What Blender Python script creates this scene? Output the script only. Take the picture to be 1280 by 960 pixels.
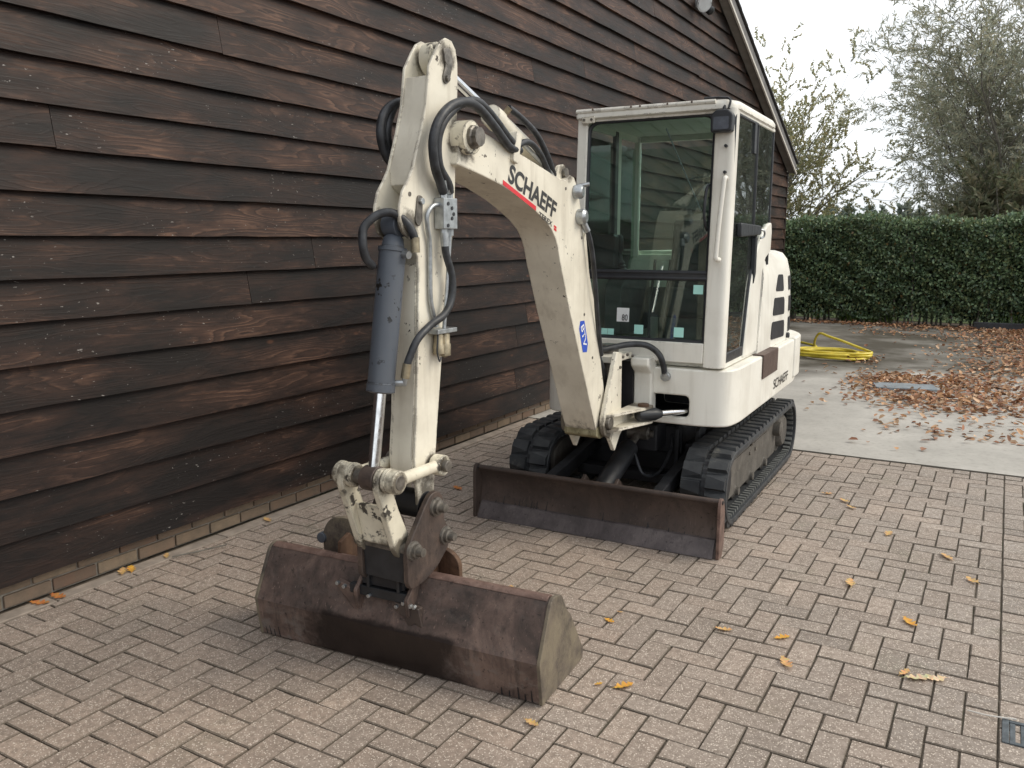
import bpy, bmesh, math, random
import numpy as np
from mathutils import Matrix, Vector

R = math.radians
scene = bpy.context.scene
COL = scene.collection
for o in list(bpy.data.objects):
    bpy.data.objects.remove(o)

# ------------------------------------------------------------------ camera
CAM = Vector((0, 0, 1.55))
YAW, PITCH = 30.32, 9.73
cd = bpy.data.cameras.new('Camera')
cd.sensor_width = 36.0
cd.lens = 36.0 * 1050 / 1280
cd.clip_start = 0.05
cd.clip_end = 2000
cam = bpy.data.objects.new('Camera', cd)
cam.location = CAM
cam.rotation_euler = (R(90 - PITCH), 0, R(YAW))
COL.objects.link(cam)
scene.camera = cam

# ------------------------------------------------------------------ world, overcast sky
SUN_EL, SUN_AZ = 42.0, 62.0          # azimuth measured from +Y (away) towards +X (right)
w = bpy.data.worlds.new('World')
scene.world = w
w.use_nodes = True
nt = w.node_tree
nt.nodes.clear()
out = nt.nodes.new('ShaderNodeOutputWorld')
bg = nt.nodes.new('ShaderNodeBackground')
sky = nt.nodes.new('ShaderNodeTexSky')
sky.sky_type = 'NISHITA'
sky.sun_disc = False
sky.sun_elevation = R(SUN_EL)
sky.sun_rotation = R(SUN_AZ)
tc = nt.nodes.new('ShaderNodeTexCoord')
mp = nt.nodes.new('ShaderNodeMapping')
mp.inputs['Scale'].default_value = (1.0, 1.0, 2.6)
nz = nt.nodes.new('ShaderNodeTexNoise')
nz.inputs['Scale'].default_value = 2.1
nz.inputs['Detail'].default_value = 6
nz.inputs['Roughness'].default_value = 0.5
rp = nt.nodes.new('ShaderNodeValToRGB')
rp.color_ramp.elements[0].position = 0.34
rp.color_ramp.elements[0].color = (4.5, 4.8, 5.15, 1)
rp.color_ramp.elements[1].position = 0.60
rp.color_ramp.elements[1].color = (8.0, 8.1, 8.2, 1)
mx = nt.nodes.new('ShaderNodeMix')
mx.data_type = 'RGBA'
mx.inputs[0].default_value = 0.93        # an almost closed cloud cover over the blue
nt.links.new(tc.outputs['Generated'], mp.inputs['Vector'])
nt.links.new(mp.outputs[0], nz.inputs['Vector'])
nt.links.new(nz.outputs['Fac'], rp.inputs[0])
nt.links.new(sky.outputs[0], mx.inputs[6])
nt.links.new(rp.outputs[0], mx.inputs[7])
nt.links.new(mx.outputs[2], bg.inputs['Color'])
bg.inputs['Strength'].default_value = 0.105
nt.links.new(bg.outputs[0], out.inputs[0])

sd_ = bpy.data.lights.new('Sun', 'SUN')
sd_.energy = 1.3
sd_.angle = R(34)
sd_.color = (1.0, 0.91, 0.77)
sun = bpy.data.objects.new('Sun', sd_)
az, el = R(SUN_AZ), R(SUN_EL)
sdir = Vector((math.sin(az) * math.cos(el), math.cos(az) * math.cos(el), math.sin(el)))
sun.rotation_euler = sdir.to_track_quat('Z', 'Y').to_euler()
sun.location = sdir * 30
COL.objects.link(sun)

scene.view_settings.view_transform = 'Standard'
scene.view_settings.look = 'None'
scene.view_settings.exposure = 0.76
scene.view_settings.gamma = 1.0
scene.view_settings.use_curve_mapping = False
scene.render.engine = 'CYCLES'

rnd = random.Random(7)
NPR = np.random.default_rng(11)

# ------------------------------------------------------------------ materials
class NT:
    def __init__(self, name):
        self.m = bpy.data.materials.new(name)
        self.m.use_nodes = True
        self.t = self.m.node_tree
        self.b = self.t.nodes['Principled BSDF']
        self._co = None
    def n(self, typ, **kw):
        nd = self.t.nodes.new(typ)
        for k, v in kw.items():
            setattr(nd, k, v)
        return nd
    def l(self, a, b):
        self.t.links.new(a, b)
    def co(self, scale=(1, 1, 1), kind='Object', shift=False):
        tcn = self.n('ShaderNodeTexCoord')
        mpn = self.n('ShaderNodeMapping')
        mpn.inputs['Scale'].default_value = scale
        if kind == 'World':
            g = self.n('ShaderNodeNewGeometry')
            self.l(g.outputs['Position'], mpn.inputs['Vector'])
        else:
            self.l(tcn.outputs[kind], mpn.inputs['Vector'])
        if shift:
            oi = self.n('ShaderNodeObjectInfo')
            ml = self.n('ShaderNodeMath', operation='MULTIPLY')
            ml.inputs[1].default_value = 91.0
            self.l(oi.outputs['Random'], ml.inputs[0])
            cx = self.n('ShaderNodeCombineXYZ')
            for i in range(3):
                self.l(ml.outputs[0], cx.inputs[i])
            self.l(cx.outputs[0], mpn.inputs['Location'])
        return mpn.outputs[0]
    def noise(self, co, scale, detail=4, rough=0.55, dist=0.0):
        nd = self.n('ShaderNodeTexNoise')
        nd.inputs['Scale'].default_value = scale
        nd.inputs['Detail'].default_value = detail
        nd.inputs['Roughness'].default_value = rough
        nd.inputs['Distortion'].default_value = dist
        self.l(co, nd.inputs['Vector'])
        return nd.outputs['Fac']
    def vor(self, co, scale, feature='F1', out='Distance'):
        nd = self.n('ShaderNodeTexVoronoi', feature=feature)
        nd.inputs['Scale'].default_value = scale
        self.l(co, nd.inputs['Vector'])
        return nd.outputs[out]
    def ramp(self, fac, stops, interp='LINEAR'):
        nd = self.n('ShaderNodeValToRGB')
        cr = nd.color_ramp
        cr.interpolation = interp
        while len(cr.elements) < len(stops):
            cr.elements.new(0.5)
        for e, (p, c) in zip(cr.elements, stops):
            e.position = p
            e.color = (c[0], c[1], c[2], 1) if not isinstance(c, (int, float)) else (c, c, c, 1)
        self.l(fac, nd.inputs[0])
        return nd.outputs[0]
    def mix(self, fac, a, b, blend='MIX'):
        nd = self.n('ShaderNodeMix', data_type='RGBA', blend_type=blend)
        for sock, v in ((nd.inputs[0], fac), (nd.inputs[6], a), (nd.inputs[7], b)):
            if isinstance(v, (int, float)):
                sock.default_value = v
            elif isinstance(v, tuple):
                sock.default_value = (v[0], v[1], v[2], 1)
            else:
                self.l(v, sock)
        return nd.outputs[2]
    def math(self, op, a, b=0.0, c=None):
        nd = self.n('ShaderNodeMath', operation=op)
        for i, v in enumerate((a, b, c)):
            if v is None:
                continue
            if isinstance(v, (int, float)):
                nd.inputs[i].default_value = v
            else:
                self.l(v, nd.inputs[i])
        return nd.outputs[0]
    def sep(self, co):
        nd = self.n('ShaderNodeSeparateXYZ')
        self.l(co, nd.inputs[0])
        return nd.outputs
    def color(self, c):
        if isinstance(c, tuple):
            self.b.inputs['Base Color'].default_value = (c[0], c[1], c[2], 1)
        else:
            self.l(c, self.b.inputs['Base Color'])
        return self
    def rough(self, r):
        if isinstance(r, (int, float)):
            self.b.inputs['Roughness'].default_value = r
        else:
            self.l(r, self.b.inputs['Roughness'])
        return self
    def metal(self, v):
        if isinstance(v, (int, float)):
            self.b.inputs['Metallic'].default_value = v
        else:
            self.l(v, self.b.inputs['Metallic'])
        return self
    def bump(self, h, strength=0.3, dist=0.01):
        nd = self.n('ShaderNodeBump')
        nd.inputs['Strength'].default_value = strength
        nd.inputs['Distance'].default_value = dist
        self.l(h, nd.inputs['Height'])
        self.l(nd.outputs[0], self.b.inputs['Normal'])
        return self

def paint(name, base, grime=(0.30, 0.25, 0.18), chips=(0.05, 0.035, 0.025), chip_pos=0.68, rough=0.42, gr=0.45, edge=0.0, grease=()):
    m = NT(name)
    co = m.co()
    g = m.ramp(m.noise(co, 3.2, 6, 0.62), [(0.42, 0.0), (0.78, gr)])
    streak = m.ramp(m.noise(m.co((9, 9, 0.9)), 2.2, 4, 0.6), [(0.52, 0.0), (0.8, gr * 0.8)])
    c = m.mix(g, base, grime)
    c = m.mix(streak, c, grime)
    ch = m.ramp(m.noise(co, 26, 5, 0.66), [(chip_pos, 0.0), (chip_pos + 0.02, 1.0)])
    region = m.ramp(m.noise(co, 2.6, 2, 0.5), [(0.47, 0.0), (0.58, 1.0)])
    chm = m.math('MULTIPLY', ch, region) if chip_pos > 0.58 else m.math('MULTIPLY', ch, m.ramp(m.noise(co, 9, 3, 0.6), [(0.50, 0.0), (0.60, 0.95)]))
    c = m.mix(chm, c, chips)
    sp = m.ramp(m.vor(co, 38), [(0.045, 1.0), (0.07, 0.0)])
    spm = m.math('MULTIPLY', sp, m.ramp(m.noise(co, 5, 2), [(0.60, 0.0), (0.68, 1.0)]))
    c = m.mix(spm, c, chips)
    if edge:    # paint knocked off along the edges
        bv = m.n('ShaderNodeBevel', samples=4)
        bv.inputs['Radius'].default_value = 0.011
        ge = m.n('ShaderNodeNewGeometry')
        dt = m.n('ShaderNodeVectorMath', operation='DOT_PRODUCT')
        m.l(bv.outputs[0], dt.inputs[0])
        m.l(ge.outputs['Normal'], dt.inputs[1])
        em = m.ramp(dt.outputs['Value'], [(0.90, 1.0), (0.985, 0.0)])
        en = m.ramp(m.noise(co, 17, 5, 0.7), [(0.56 - edge * 0.1, 0.0), (0.62 - edge * 0.1, 0.9)])
        c = m.mix(m.math('MULTIPLY', em, en), c, tuple(x * 1.6 for x in chips))
    if grease:  # old grease and dust smeared round the pins
        x, y, z = m.sep(m.co())
        gm = None
        for gs, gz, gr_ in grease:
            dy = m.math('POWER', m.math('SUBTRACT', y, gs), 2.0)
            dz = m.math('POWER', m.math('SUBTRACT', z, gz), 2.0)
            dd = m.math('DIVIDE', m.math('SQRT', m.math('ADD', dy, dz)), gr_)
            gm = dd if gm is None else m.math('MINIMUM', gm, dd)
        gm = m.math('ADD', gm, m.math('MULTIPLY', m.math('SUBTRACT', m.noise(co, 15, 6, 0.7), 0.5), 1.9))
        c = m.mix(m.ramp(gm, [(0.62, 0.85), (1.05, 0.0)]), c, (0.060, 0.045, 0.030))
    m.color(c).rough(m.ramp(m.noise(co, 7, 3), [(0.3, rough - 0.08), (0.7, rough + 0.18)]))
    m.bump(m.noise(co, 60, 3), 0.05, 0.002)
    return m.m

def plain(name, base, rough=0.5, metal=0.0, var=0.25, scale=14, bump=0.0, dark=None):
    m = NT(name)
    co = m.co()
    d = dark or tuple(x * (1 - var) for x in base)
    li = tuple(min(1, x * (1 + var)) for x in base)
    c = m.ramp(m.noise(co, scale, 5, 0.6), [(0.3, d), (0.7, li)])
    m.color(c).rough(m.ramp(m.noise(co, scale * 1.7, 3), [(0.3, max(0.02, rough - 0.1)), (0.7, min(1, rough + 0.1))])).metal(metal)
    if bump:
        m.bump(m.noise(co, scale * 3, 4), bump, 0.003)
    return m.m

def rusty(name, a, b, c3, scale=5.0, rough=0.55, stain=False, mud=None, tint=None):
    m = NT(name)
    co = m.co()
    col = m.ramp(m.noise(co, scale, 8, 0.66, 0.6), [(0.34, a), (0.5, b), (0.66, c3)])
    st = m.ramp(m.noise(m.co((14, 14, 1.3)), 2.5, 5, 0.65), [(0.50, 0.0), (0.72, 0.75)])
    col = m.mix(st, col, a)
    pit = m.ramp(m.noise(co, 42, 4, 0.7), [(0.60, 0.0), (0.68, 0.7)])
    col = m.mix(pit, col, tuple(x * 0.4 for x in a))
    sc = m.ramp(m.noise(m.co((30, 30, 3)), 4, 3, 0.5), [(0.66, 0.0), (0.72, 0.35)])
    col = m.mix(sc, col, tuple(min(1, x * 1.9) for x in c3))
    if stain:   # wet oil-dark patch over the middle of the lower panel
        x, y, z = m.sep(m.co())
        wob = m.math('MULTIPLY', m.math('SUBTRACT', m.noise(co, 7, 7, 0.72), 0.5), 0.34)
        xx = m.math('ADD', x, m.math('MULTIPLY', wob, 0.9))
        zz = m.math('ADD', z, m.math('MULTIPLY', wob, 0.16))
        f1 = m.ramp(m.math('ABSOLUTE', m.math('ADD', xx, 0.015)), [(0.27, 1.0), (0.37, 0.0)])
        f2 = m.ramp(zz, [(0.165, 1.0), (0.178, 0.0)])
        f = m.math('MULTIPLY', f1, f2)
        col = m.mix(m.math('MULTIPLY', f, 0.92), col, (0.016, 0.0105, 0.009))
        sf_ = m.ramp(m.noise(m.co((1, 1, 1.6)), 13, 7, 0.72), [(0.50, 0.0), (0.60, 0.75)])     # scraped grey along the lower panel
        sz_ = m.ramp(zz, [(0.02, 1.0), (0.17, 0.15)])
        col = m.mix(m.math('MULTIPLY', m.math('MULTIPLY', sf_, sz_), m.math('SUBTRACT', 1.0, f)), col, (0.205, 0.178, 0.160))
        m.rough(m.math('SUBTRACT', 0.62, m.math('MULTIPLY', f, 0.27)))
    else:
        m.rough(m.ramp(m.noise(co, 9, 4), [(0.3, rough - 0.12), (0.7, rough + 0.18)]))
    if mud:
        mm = m.ramp(m.noise(co, 6, 8, 0.7), [(0.42, 0.0), (0.58, 0.9)])
        col = m.mix(mm, col, mud)
    m.color(col).metal(0.15)
    m.bump(m.noise(co, 55, 6, 0.7), 0.28, 0.004)
    return m.m

MAT = {}
MAT['cream'] = paint('cream_paint', (0.80, 0.755, 0.635), gr=0.50, chip_pos=0.645, edge=0.8, grease=((0.389, 1.913, 0.085), (1.62, 0.60, 0.085), (0.078, 1.60, 0.06), (0.15, 0.59, 0.13), (0.19, 0.745, 0.05), (0.318, 2.176, 0.06), (1.23, 1.85, 0.05), (1.93, 0.66, 0.06)))
MAT['cream_clean'] = paint('cream_body_paint', (0.81, 0.79, 0.715), gr=0.30, chip_pos=0.70, edge=0.35)
MAT['cream_chipped'] = paint('chipped_cream_paint', (0.76, 0.71, 0.57), chips=(0.024, 0.020, 0.018), chip_pos=0.52, gr=0.7, edge=1.2, grease=((-0.075, 0.748, 0.05), (0.012, 0.478, 0.055), (0.19, 0.745, 0.035)))
MAT['cylpaint'] = paint('grey_cylinder_paint', (0.078, 0.092, 0.115), grime=(0.12, 0.12, 0.12), chips=(0.010, 0.009, 0.008), chip_pos=0.60, gr=0.35, edge=0.5)
MAT['black_paint'] = plain('black_steel', (0.024, 0.025, 0.028), 0.45, 0.1, 0.5, 9, 0.1)
MAT['frame_black'] = plain('greasy_black_frame', (0.012, 0.012, 0.014), 0.55, 0.0, 0.6, 7, 0.2, dark=(0.006, 0.006, 0.008))
MAT['rubber'] = plain('hose_rubber', (0.026, 0.028, 0.032), 0.48, 0.0, 0.75, 24, 0.1)
MAT['chrome'] = plain('chrome', (0.72, 0.73, 0.74), 0.14, 1.0, 0.08, 30)
MAT['zinc'] = plain('galvanised_steel', (0.42, 0.44, 0.45), 0.38, 0.85, 0.25, 40, 0.1)
MAT['pin'] = plain('pin_steel', (0.17, 0.155, 0.135), 0.45, 0.6, 0.5, 35, 0.2)
MAT['brass'] = plain('fitting_steel', (0.34, 0.29, 0.20), 0.4, 0.7, 0.4, 30)
MAT['rust_bucket'] = rusty('worn_bucket_steel', (0.040, 0.031, 0.027), (0.118, 0.080, 0.066), (0.210, 0.145, 0.117), 4.5, 0.5, stain=True)
MAT['rust_edge'] = rusty('worn_bucket_rim', (0.11, 0.068, 0.055), (0.185, 0.118, 0.096), (0.27, 0.185, 0.15), 9, 0.42)
MAT['bucket_side'] = rusty('muddy_bucket_side', (0.060, 0.050, 0.042), (0.115, 0.094, 0.075), (0.165, 0.135, 0.105), 6, 0.7, mud=(0.215, 0.180, 0.125))
MAT['rust_ear'] = rusty('rusty_ear_steel', (0.045, 0.026, 0.017), (0.085, 0.045, 0.026), (0.13, 0.075, 0.045), 9, 0.65)
MAT['blade'] = rusty('blade_steel', (0.042, 0.031, 0.026), (0.066, 0.047, 0.039), (0.098, 0.070, 0.057), 3.2, 0.55)
MAT['blade_edge'] = rusty('blade_cutting_edge', (0.060, 0.050, 0.050), (0.098, 0.082, 0.082), (0.140, 0.118, 0.116), 6, 0.45)
MAT['coupler'] = rusty('brown_coupler_steel', (0.045, 0.034, 0.03), (0.075, 0.055, 0.046), (0.12, 0.085, 0.068), 8, 0.48)
MAT['step'] = rusty('brown_step_plate', (0.075, 0.048, 0.038), (0.10, 0.066, 0.052), (0.13, 0.09, 0.07), 6, 0.6)
MAT['red'] = plain('red_vinyl', (0.66, 0.022, 0.032), 0.4, 0, 0.05, 5)
MAT['ink'] = plain('black_lettering', (0.028, 0.027, 0.027), 0.45, 0, 0.15, 12)
MAT['blue'] = plain('blue_vinyl', (0.025, 0.085, 0.52), 0.35, 0, 0.08, 6)
MAT['white'] = plain('white_vinyl', (0.80, 0.82, 0.82), 0.45, 0, 0.04, 8)
MAT['teal'] = plain('pale_teal_sticker', (0.42, 0.78, 0.70), 0.5, 0, 0.06, 6)
MAT['seat'] = plain('dark_seat_vinyl', (0.030, 0.036, 0.040), 0.55, 0, 0.3, 20, 0.2)
MAT['plastic'] = plain('black_plastic', (0.020, 0.022, 0.026), 0.4, 0, 0.2, 18)
MAT['greyplastic'] = plain('grey_console_plastic', (0.12, 0.13, 0.135), 0.5, 0, 0.2, 16)
MAT['lamp_lens'] = plain('lamp_lens', (0.10, 0.11, 0.13), 0.12, 0, 0.2, 30)
MAT['yellowhose'] = plain('yellow_hose', (0.70, 0.56, 0.06), 0.4, 0, 0.15, 12)
MAT['track_frame'] = rusty('dusty_track_frame', (0.070, 0.064, 0.055), (0.108, 0.098, 0.084), (0.155, 0.14, 0.122), 5, 0.7)
MAT['yellow_grease'] = rusty('greasy_cream', (0.09, 0.075, 0.04), (0.24, 0.21, 0.12), (0.42, 0.38, 0.24), 9, 0.5)

def rubber_track():
    m = NT('track_rubber')
    co = m.co(kind='World')
    c = m.ramp(m.noise(co, 9, 6, 0.65), [(0.35, (0.018, 0.020, 0.024)), (0.62, (0.045, 0.048, 0.050)), (0.74, (0.15, 0.145, 0.125))])
    m.color(c).rough(m.ramp(m.noise(co, 20, 3), [(0.3, 0.42), (0.7, 0.7)]))
    m.bump(m.noise(co, 80, 4), 0.15, 0.003)
    return m.m
MAT['track'] = rubber_track()
MAT['track_dust'] = plain('dusty_track_rubber', (0.115, 0.118, 0.112), 0.75, 0, 0.45, 16, 0.2)

def glass(name, col, ior=1.55, dust=(0.006, 0.035)):
    m = NT(name)
    t = m.t
    t.nodes.remove(m.b)
    o = t.nodes['Material Output']
    tr = m.n('ShaderNodeBsdfTransparent')
    tr.inputs[0].default_value = (*col, 1)
    gl = m.n('ShaderNodeBsdfGlossy')
    gl.inputs['Roughness'].default_value = 0.015
    gl.inputs['Color'].default_value = (0.92, 0.97, 0.95, 1)
    fr = m.n('ShaderNodeFresnel')
    fr.inputs['IOR'].default_value = ior
    ms = m.n('ShaderNodeMixShader')
    m.l(fr.outputs[0], ms.inputs[0])
    m.l(tr.outputs[0], ms.inputs[1])
    m.l(gl.outputs[0], ms.inputs[2])
    du = m.n('ShaderNodeBsdfDiffuse')      # a thin film of dust, also standing in for a reflected veil
    du.inputs[0].default_value = (0.5, 0.52, 0.48, 1)
    m2 = m.n('ShaderNodeMixShader')
    dm = m.ramp(m.noise(m.co(), 5, 6, 0.65), [(0.4, dust[0]), (0.75, dust[1])])
    m.l(dm, m2.inputs[0])
    m.l(ms.outputs[0], m2.inputs[1])
    m.l(du.outputs[0], m2.inputs[2])
    m.l(m2.outputs[0], o.inputs['Surface'])
    return m.m
MAT['glass'] = glass('green_tinted_glass', (0.80, 0.89, 0.85), 1.58, (0.010, 0.045))
MAT['glass_door'] = glass('door_glass', (0.84, 0.91, 0.87), 1.72, (0.015, 0.06))
MAT['glass_clear'] = glass('plain_tinted_glass', (0.78, 0.87, 0.82), 1.22)

def wood():
    m = NT('stained_weatherboard')
    base = m.co((1, 1, 1), 'Object', shift=True)
    st = m.co((1, 0.55, 7.0), 'Object', shift=True)
    warp = m.n('ShaderNodeTexNoise')
    warp.inputs['Scale'].default_value = 1.5
    warp.inputs['Detail'].default_value = 2
    m.l(st, warp.inputs['Vector'])
    # flame grain: contour lines of a smooth field stretched along the board
    fld = m.math('MULTIPLY_ADD', m.noise(m.co((1, 9, 60), 'Object', shift=True), 1.5, 2, 0.5), 0.035, m.noise(m.co((1, 0.62, 5.0), 'Object', shift=True), 1.7, 1.5, 0.45, 0.35))
    rings = m.math('FRACT', m.math('MULTIPLY', fld, 15.0))
    grain = m.ramp(rings, [(0.0, 0.0), (0.55, 0.25), (0.85, 1.0), (1.0, 0.1)])
    fine = m.noise(m.co((1, 1.4, 60), 'Object', shift=True), 3.0, 5, 0.6)
    worn = m.math('MULTIPLY_ADD', m.noise(m.co((1, 0.8, 3.0), 'Object', shift=True), 1.7, 6, 0.66), 1.9, -0.45)
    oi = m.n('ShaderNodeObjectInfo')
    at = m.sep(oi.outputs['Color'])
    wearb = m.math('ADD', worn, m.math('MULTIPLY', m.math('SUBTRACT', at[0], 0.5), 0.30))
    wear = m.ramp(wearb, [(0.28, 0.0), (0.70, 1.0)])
    dark = m.ramp(fine, [(0.3, (0.0075, 0.0060, 0.0056)), (0.7, (0.0175, 0.0130, 0.0115))])
    brown = m.ramp(fine, [(0.3, (0.029, 0.0158, 0.0118)), (0.7, (0.061, 0.0315, 0.0222))])
    light = m.ramp(fine, [(0.3, (0.098, 0.051, 0.033)), (0.7, (0.215, 0.120, 0.078))])
    c = m.mix(m.math('MULTIPLY', wear, 0.86), dark, brown)
    gm = m.math('MULTIPLY', grain, m.ramp(wearb, [(0.50, 0.0), (0.86, 0.85)]))
    c = m.mix(gm, c, light)
    dk = m.math('MULTIPLY', m.ramp(rings, [(0.0, 0.8), (0.16, 0.0)]), 0.5)
    c = m.mix(dk, c, (0.009, 0.007, 0.006))
    # knots
    kv = m.vor(m.co((1, 2.3, 5.2), 'Object', shift=True), 1.0)
    kn = m.ramp(kv, [(0.035, 1.0), (0.075, 0.0)])
    c = m.mix(m.math('MULTIPLY', kn, 0.7), c, (0.10, 0.045, 0.026))
    # chalky flecks
    fl = m.ramp(m.noise(m.co((1, 16, 46), 'Object', shift=True), 2.2, 3, 0.55), [(0.68, 0.0), (0.72, 1.0)])
    flr = m.ramp(m.noise(base, 2.1, 2, 0.5), [(0.50, 0.0), (0.60, 0.8)])
    c = m.mix(m.math('MULTIPLY', fl, flr), c, (0.30, 0.28, 0.26))
    m.color(c).rough(m.ramp(fine, [(0.3, 0.44), (0.7, 0.68)]))
    m.b.inputs['Specular IOR Level'].default_value = 0.26
    h = m.math('ADD', m.math('MULTIPLY', fine, 0.5), m.math('MULTIPLY', grain, 0.5))
    m.bump(h, 0.22, 0.004)
    return m.m
MAT['wood'] = wood()

def brick():
    m = NT('plinth_brick')
    co = m.co((1, 1, 1), 'Object', shift=True)
    oi = m.n('ShaderNodeObjectInfo')
    a = m.ramp(oi.outputs['Random'], [(0.0, (0.16, 0.10, 0.07)), (0.35, (0.22, 0.16, 0.11)), (0.7, (0.25, 0.19, 0.13)), (1.0, (0.17, 0.12, 0.09))])
    c = m.mix(m.ramp(m.noise(co, 14, 6, 0.65), [(0.4, 0.0), (0.7, 0.6)]), a, (0.12, 0.10, 0.075))
    m.color(c).rough(0.85)
    m.bump(m.noise(co, 60, 5), 0.35, 0.004)
    return m.m
MAT['brick'] = brick()
MAT['mortar'] = plain('mortar', (0.26, 0.235, 0.20), 0.9, 0, 0.3, 18, 0.3)
MAT['edging'] = plain('concrete_edging', (0.29, 0.24, 0.195), 0.85, 0, 0.28, 11, 0.3)

def paver():
    m = NT('concrete_paver')
    co = m.co(kind='World')
    at = m.n('ShaderNodeAttribute', attribute_name='tone')
    s = m.sep(at.outputs['Color'])
    c = m.ramp(s[0], [(0.0, (0.285, 0.222, 0.180)), (0.5, (0.370, 0.288, 0.232)), (1.0, (0.450, 0.352, 0.284))])
    c = m.mix(m.math('MULTIPLY', s[1], 0.85), c, m.ramp(s[0], [(0.0, (0.232, 0.208, 0.186)), (1.0, (0.350, 0.314, 0.280))]))
    big = m.ramp(m.noise(co, 1.3, 7, 0.68), [(0.36, 0.48), (0.60, 0.0)])
    c = m.mix(big, c, (0.21, 0.185, 0.16))
    moss = m.ramp(m.noise(co, 2.1, 6, 0.68), [(0.58, 0.0), (0.72, 0.34)])
    c = m.mix(moss, c, (0.115, 0.13, 0.07))
    mott = m.noise(co, 38, 4, 0.65)
    c = m.mix(m.ramp(mott, [(0.40, 0.0), (0.66, 0.62)]), c, (0.17, 0.135, 0.108))
    g1 = m.ramp(m.vor(co, 140), [(0.22, 1.0), (0.40, 0.0)])
    gs = m.ramp(m.noise(co, 75, 3, 0.6), [(0.42, 0.0), (0.55, 0.85)])
    c = m.mix(m.math('MULTIPLY', g1, gs), c, (0.76, 0.67, 0.57))
    g2 = m.ramp(m.vor(co, 150), [(0.14, 1.0), (0.28, 0.0)])
    gd = m.ramp(m.noise(co, 95, 2, 0.5), [(0.53, 0.0), (0.60, 0.7)])
    c = m.mix(m.math('MULTIPLY', g2, gd), c, (0.085, 0.075, 0.07))
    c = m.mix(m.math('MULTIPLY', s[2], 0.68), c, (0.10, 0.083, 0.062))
    m.color(c).rough(m.ramp(mott, [(0.3, 0.62), (0.7, 0.88)]))
    m.b.inputs['Specular IOR Level'].default_value = 0.25
    m.bump(m.math('ADD', m.noise(co, 130, 3, 0.6), m.math('MULTIPLY', mott, 0.7)), 0.45, 0.0035)
    return m.m
MAT['paver'] = paver()

def joint_sand():
    m = NT('joint_sand')
    co = m.co(kind='World')
    c = m.ramp(m.noise(co, 30, 5, 0.6), [(0.35, (0.085, 0.068, 0.050)), (0.65, (0.165, 0.132, 0.100))])
    moss = m.ramp(m.noise(co, 1.6, 5, 0.65), [(0.54, 0.0), (0.66, 0.7)])
    c = m.mix(moss, c, (0.055, 0.075, 0.025))
    m.color(c).rough(0.95)
    m.bump(m.noise(co, 150, 3), 0.5, 0.005)
    return m.m
MAT['sand'] = joint_sand()

def concrete():
    m = NT('yard_concrete')
    co = m.co(kind='World')
    c = m.ramp(m.noise(co, 1.7, 7, 0.62), [(0.32, (0.35, 0.335, 0.305)), (0.68, (0.48, 0.46, 0.42))])
    c = m.mix(m.ramp(m.noise(co, 24, 4, 0.6), [(0.5, 0.0), (0.75, 0.35)]), c, (0.21, 0.195, 0.17))
    x, y, z = m.sep(co)
    # damp, algae-darkened part of the slab along the hedge
    wob = m.math('MULTIPLY', m.math('SUBTRACT', m.noise(co, 0.55, 4, 0.6), 0.5), 5.0)
    yy = m.math('ADD', m.math('ADD', y, wob), m.math('MULTIPLY', x, -0.25))
    d1 = m.ramp(m.math('MULTIPLY', m.math('SUBTRACT', yy, 9.0), 0.1), [(0.13, 0.0), (0.26, 1.0)])
    dn = m.ramp(m.noise(co, 0.9, 5, 0.62), [(0.34, 0.55), (0.58, 1.0)])
    damp = m.math('MULTIPLY', d1, dn)
    c = m.mix(m.math('MULTIPLY', damp, 0.96), c, (0.062, 0.054, 0.039))
    m.color(c).rough(0.8)
    m.b.inputs['Specular IOR Level'].default_value = 0.22
    m.bump(m.noise(co, 70, 5, 0.65), 0.25, 0.004)
    return m.m
MAT['concrete'] = concrete()
MAT['soil'] = plain('soil', (0.075, 0.055, 0.038), 0.95, 0, 0.4, 6, 0.5)

def attr_leaf(name, rough=0.55, trans=0.25):
    m = NT(name)
    at = m.n('ShaderNodeAttribute', attribute_name='tone')
    m.color(at.outputs['Color']).rough(rough)
    t = m.t
    o = t.nodes['Material Output']
    tl = m.n('ShaderNodeBsdfTranslucent')
    m.l(at.outputs['Color'], tl.inputs[0])
    ms = m.n('ShaderNodeMixShader')
    ms.inputs[0].default_value = trans
    m.l(m.b.outputs[0], ms.inputs[1])
    m.l(tl.outputs[0], ms.inputs[2])
    m.l(ms.outputs[0], o.inputs['Surface'])
    return m.m
MAT['foliage'] = attr_leaf('foliage', 0.5, 0.45)
MAT['hedge_leaf'] = attr_leaf('hedge_leaves', 0.38, 0.15)
MAT['dead_leaf'] = attr_leaf('dead_leaves', 0.7, 0.12)
MAT['bark'] = plain('bark', (0.16, 0.145, 0.12), 0.9, 0, 0.4, 12, 0.5)
MAT['grass'] = attr_leaf('grass_blades', 0.6, 0.3)
MAT['barge'] = plain('grey_bargeboard', (0.165, 0.16, 0.16), 0.7, 0, 0.25, 5, 0.1)
MAT['soffit'] = plain('soffit_board', (0.25, 0.232, 0.215), 0.75, 0, 0.2, 5, 0.1)
MAT['verge_white'] = plain('pale_verge_trim', (0.60, 0.57, 0.52), 0.5, 0, 0.1, 5)
MAT['slate'] = plain('dark_roof_tile', (0.060, 0.058, 0.060), 0.7, 0, 0.3, 10, 0.2)
MAT['iron'] = plain('cast_iron', (0.10, 0.115, 0.125), 0.5, 0.5, 0.35, 30, 0.3)
MAT['greyplate'] = plain('grey_cover_plate', (0.25, 0.28, 0.30), 0.45, 0.2, 0.15, 8, 0.1)
MAT['lightgrey'] = plain('light_grey_plastic', (0.55, 0.57, 0.58), 0.4, 0, 0.1, 8)
MAT['sleeper'] = plain('dark_timber_sleeper', (0.035, 0.035, 0.038), 0.8, 0, 0.4, 8, 0.3)

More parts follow.
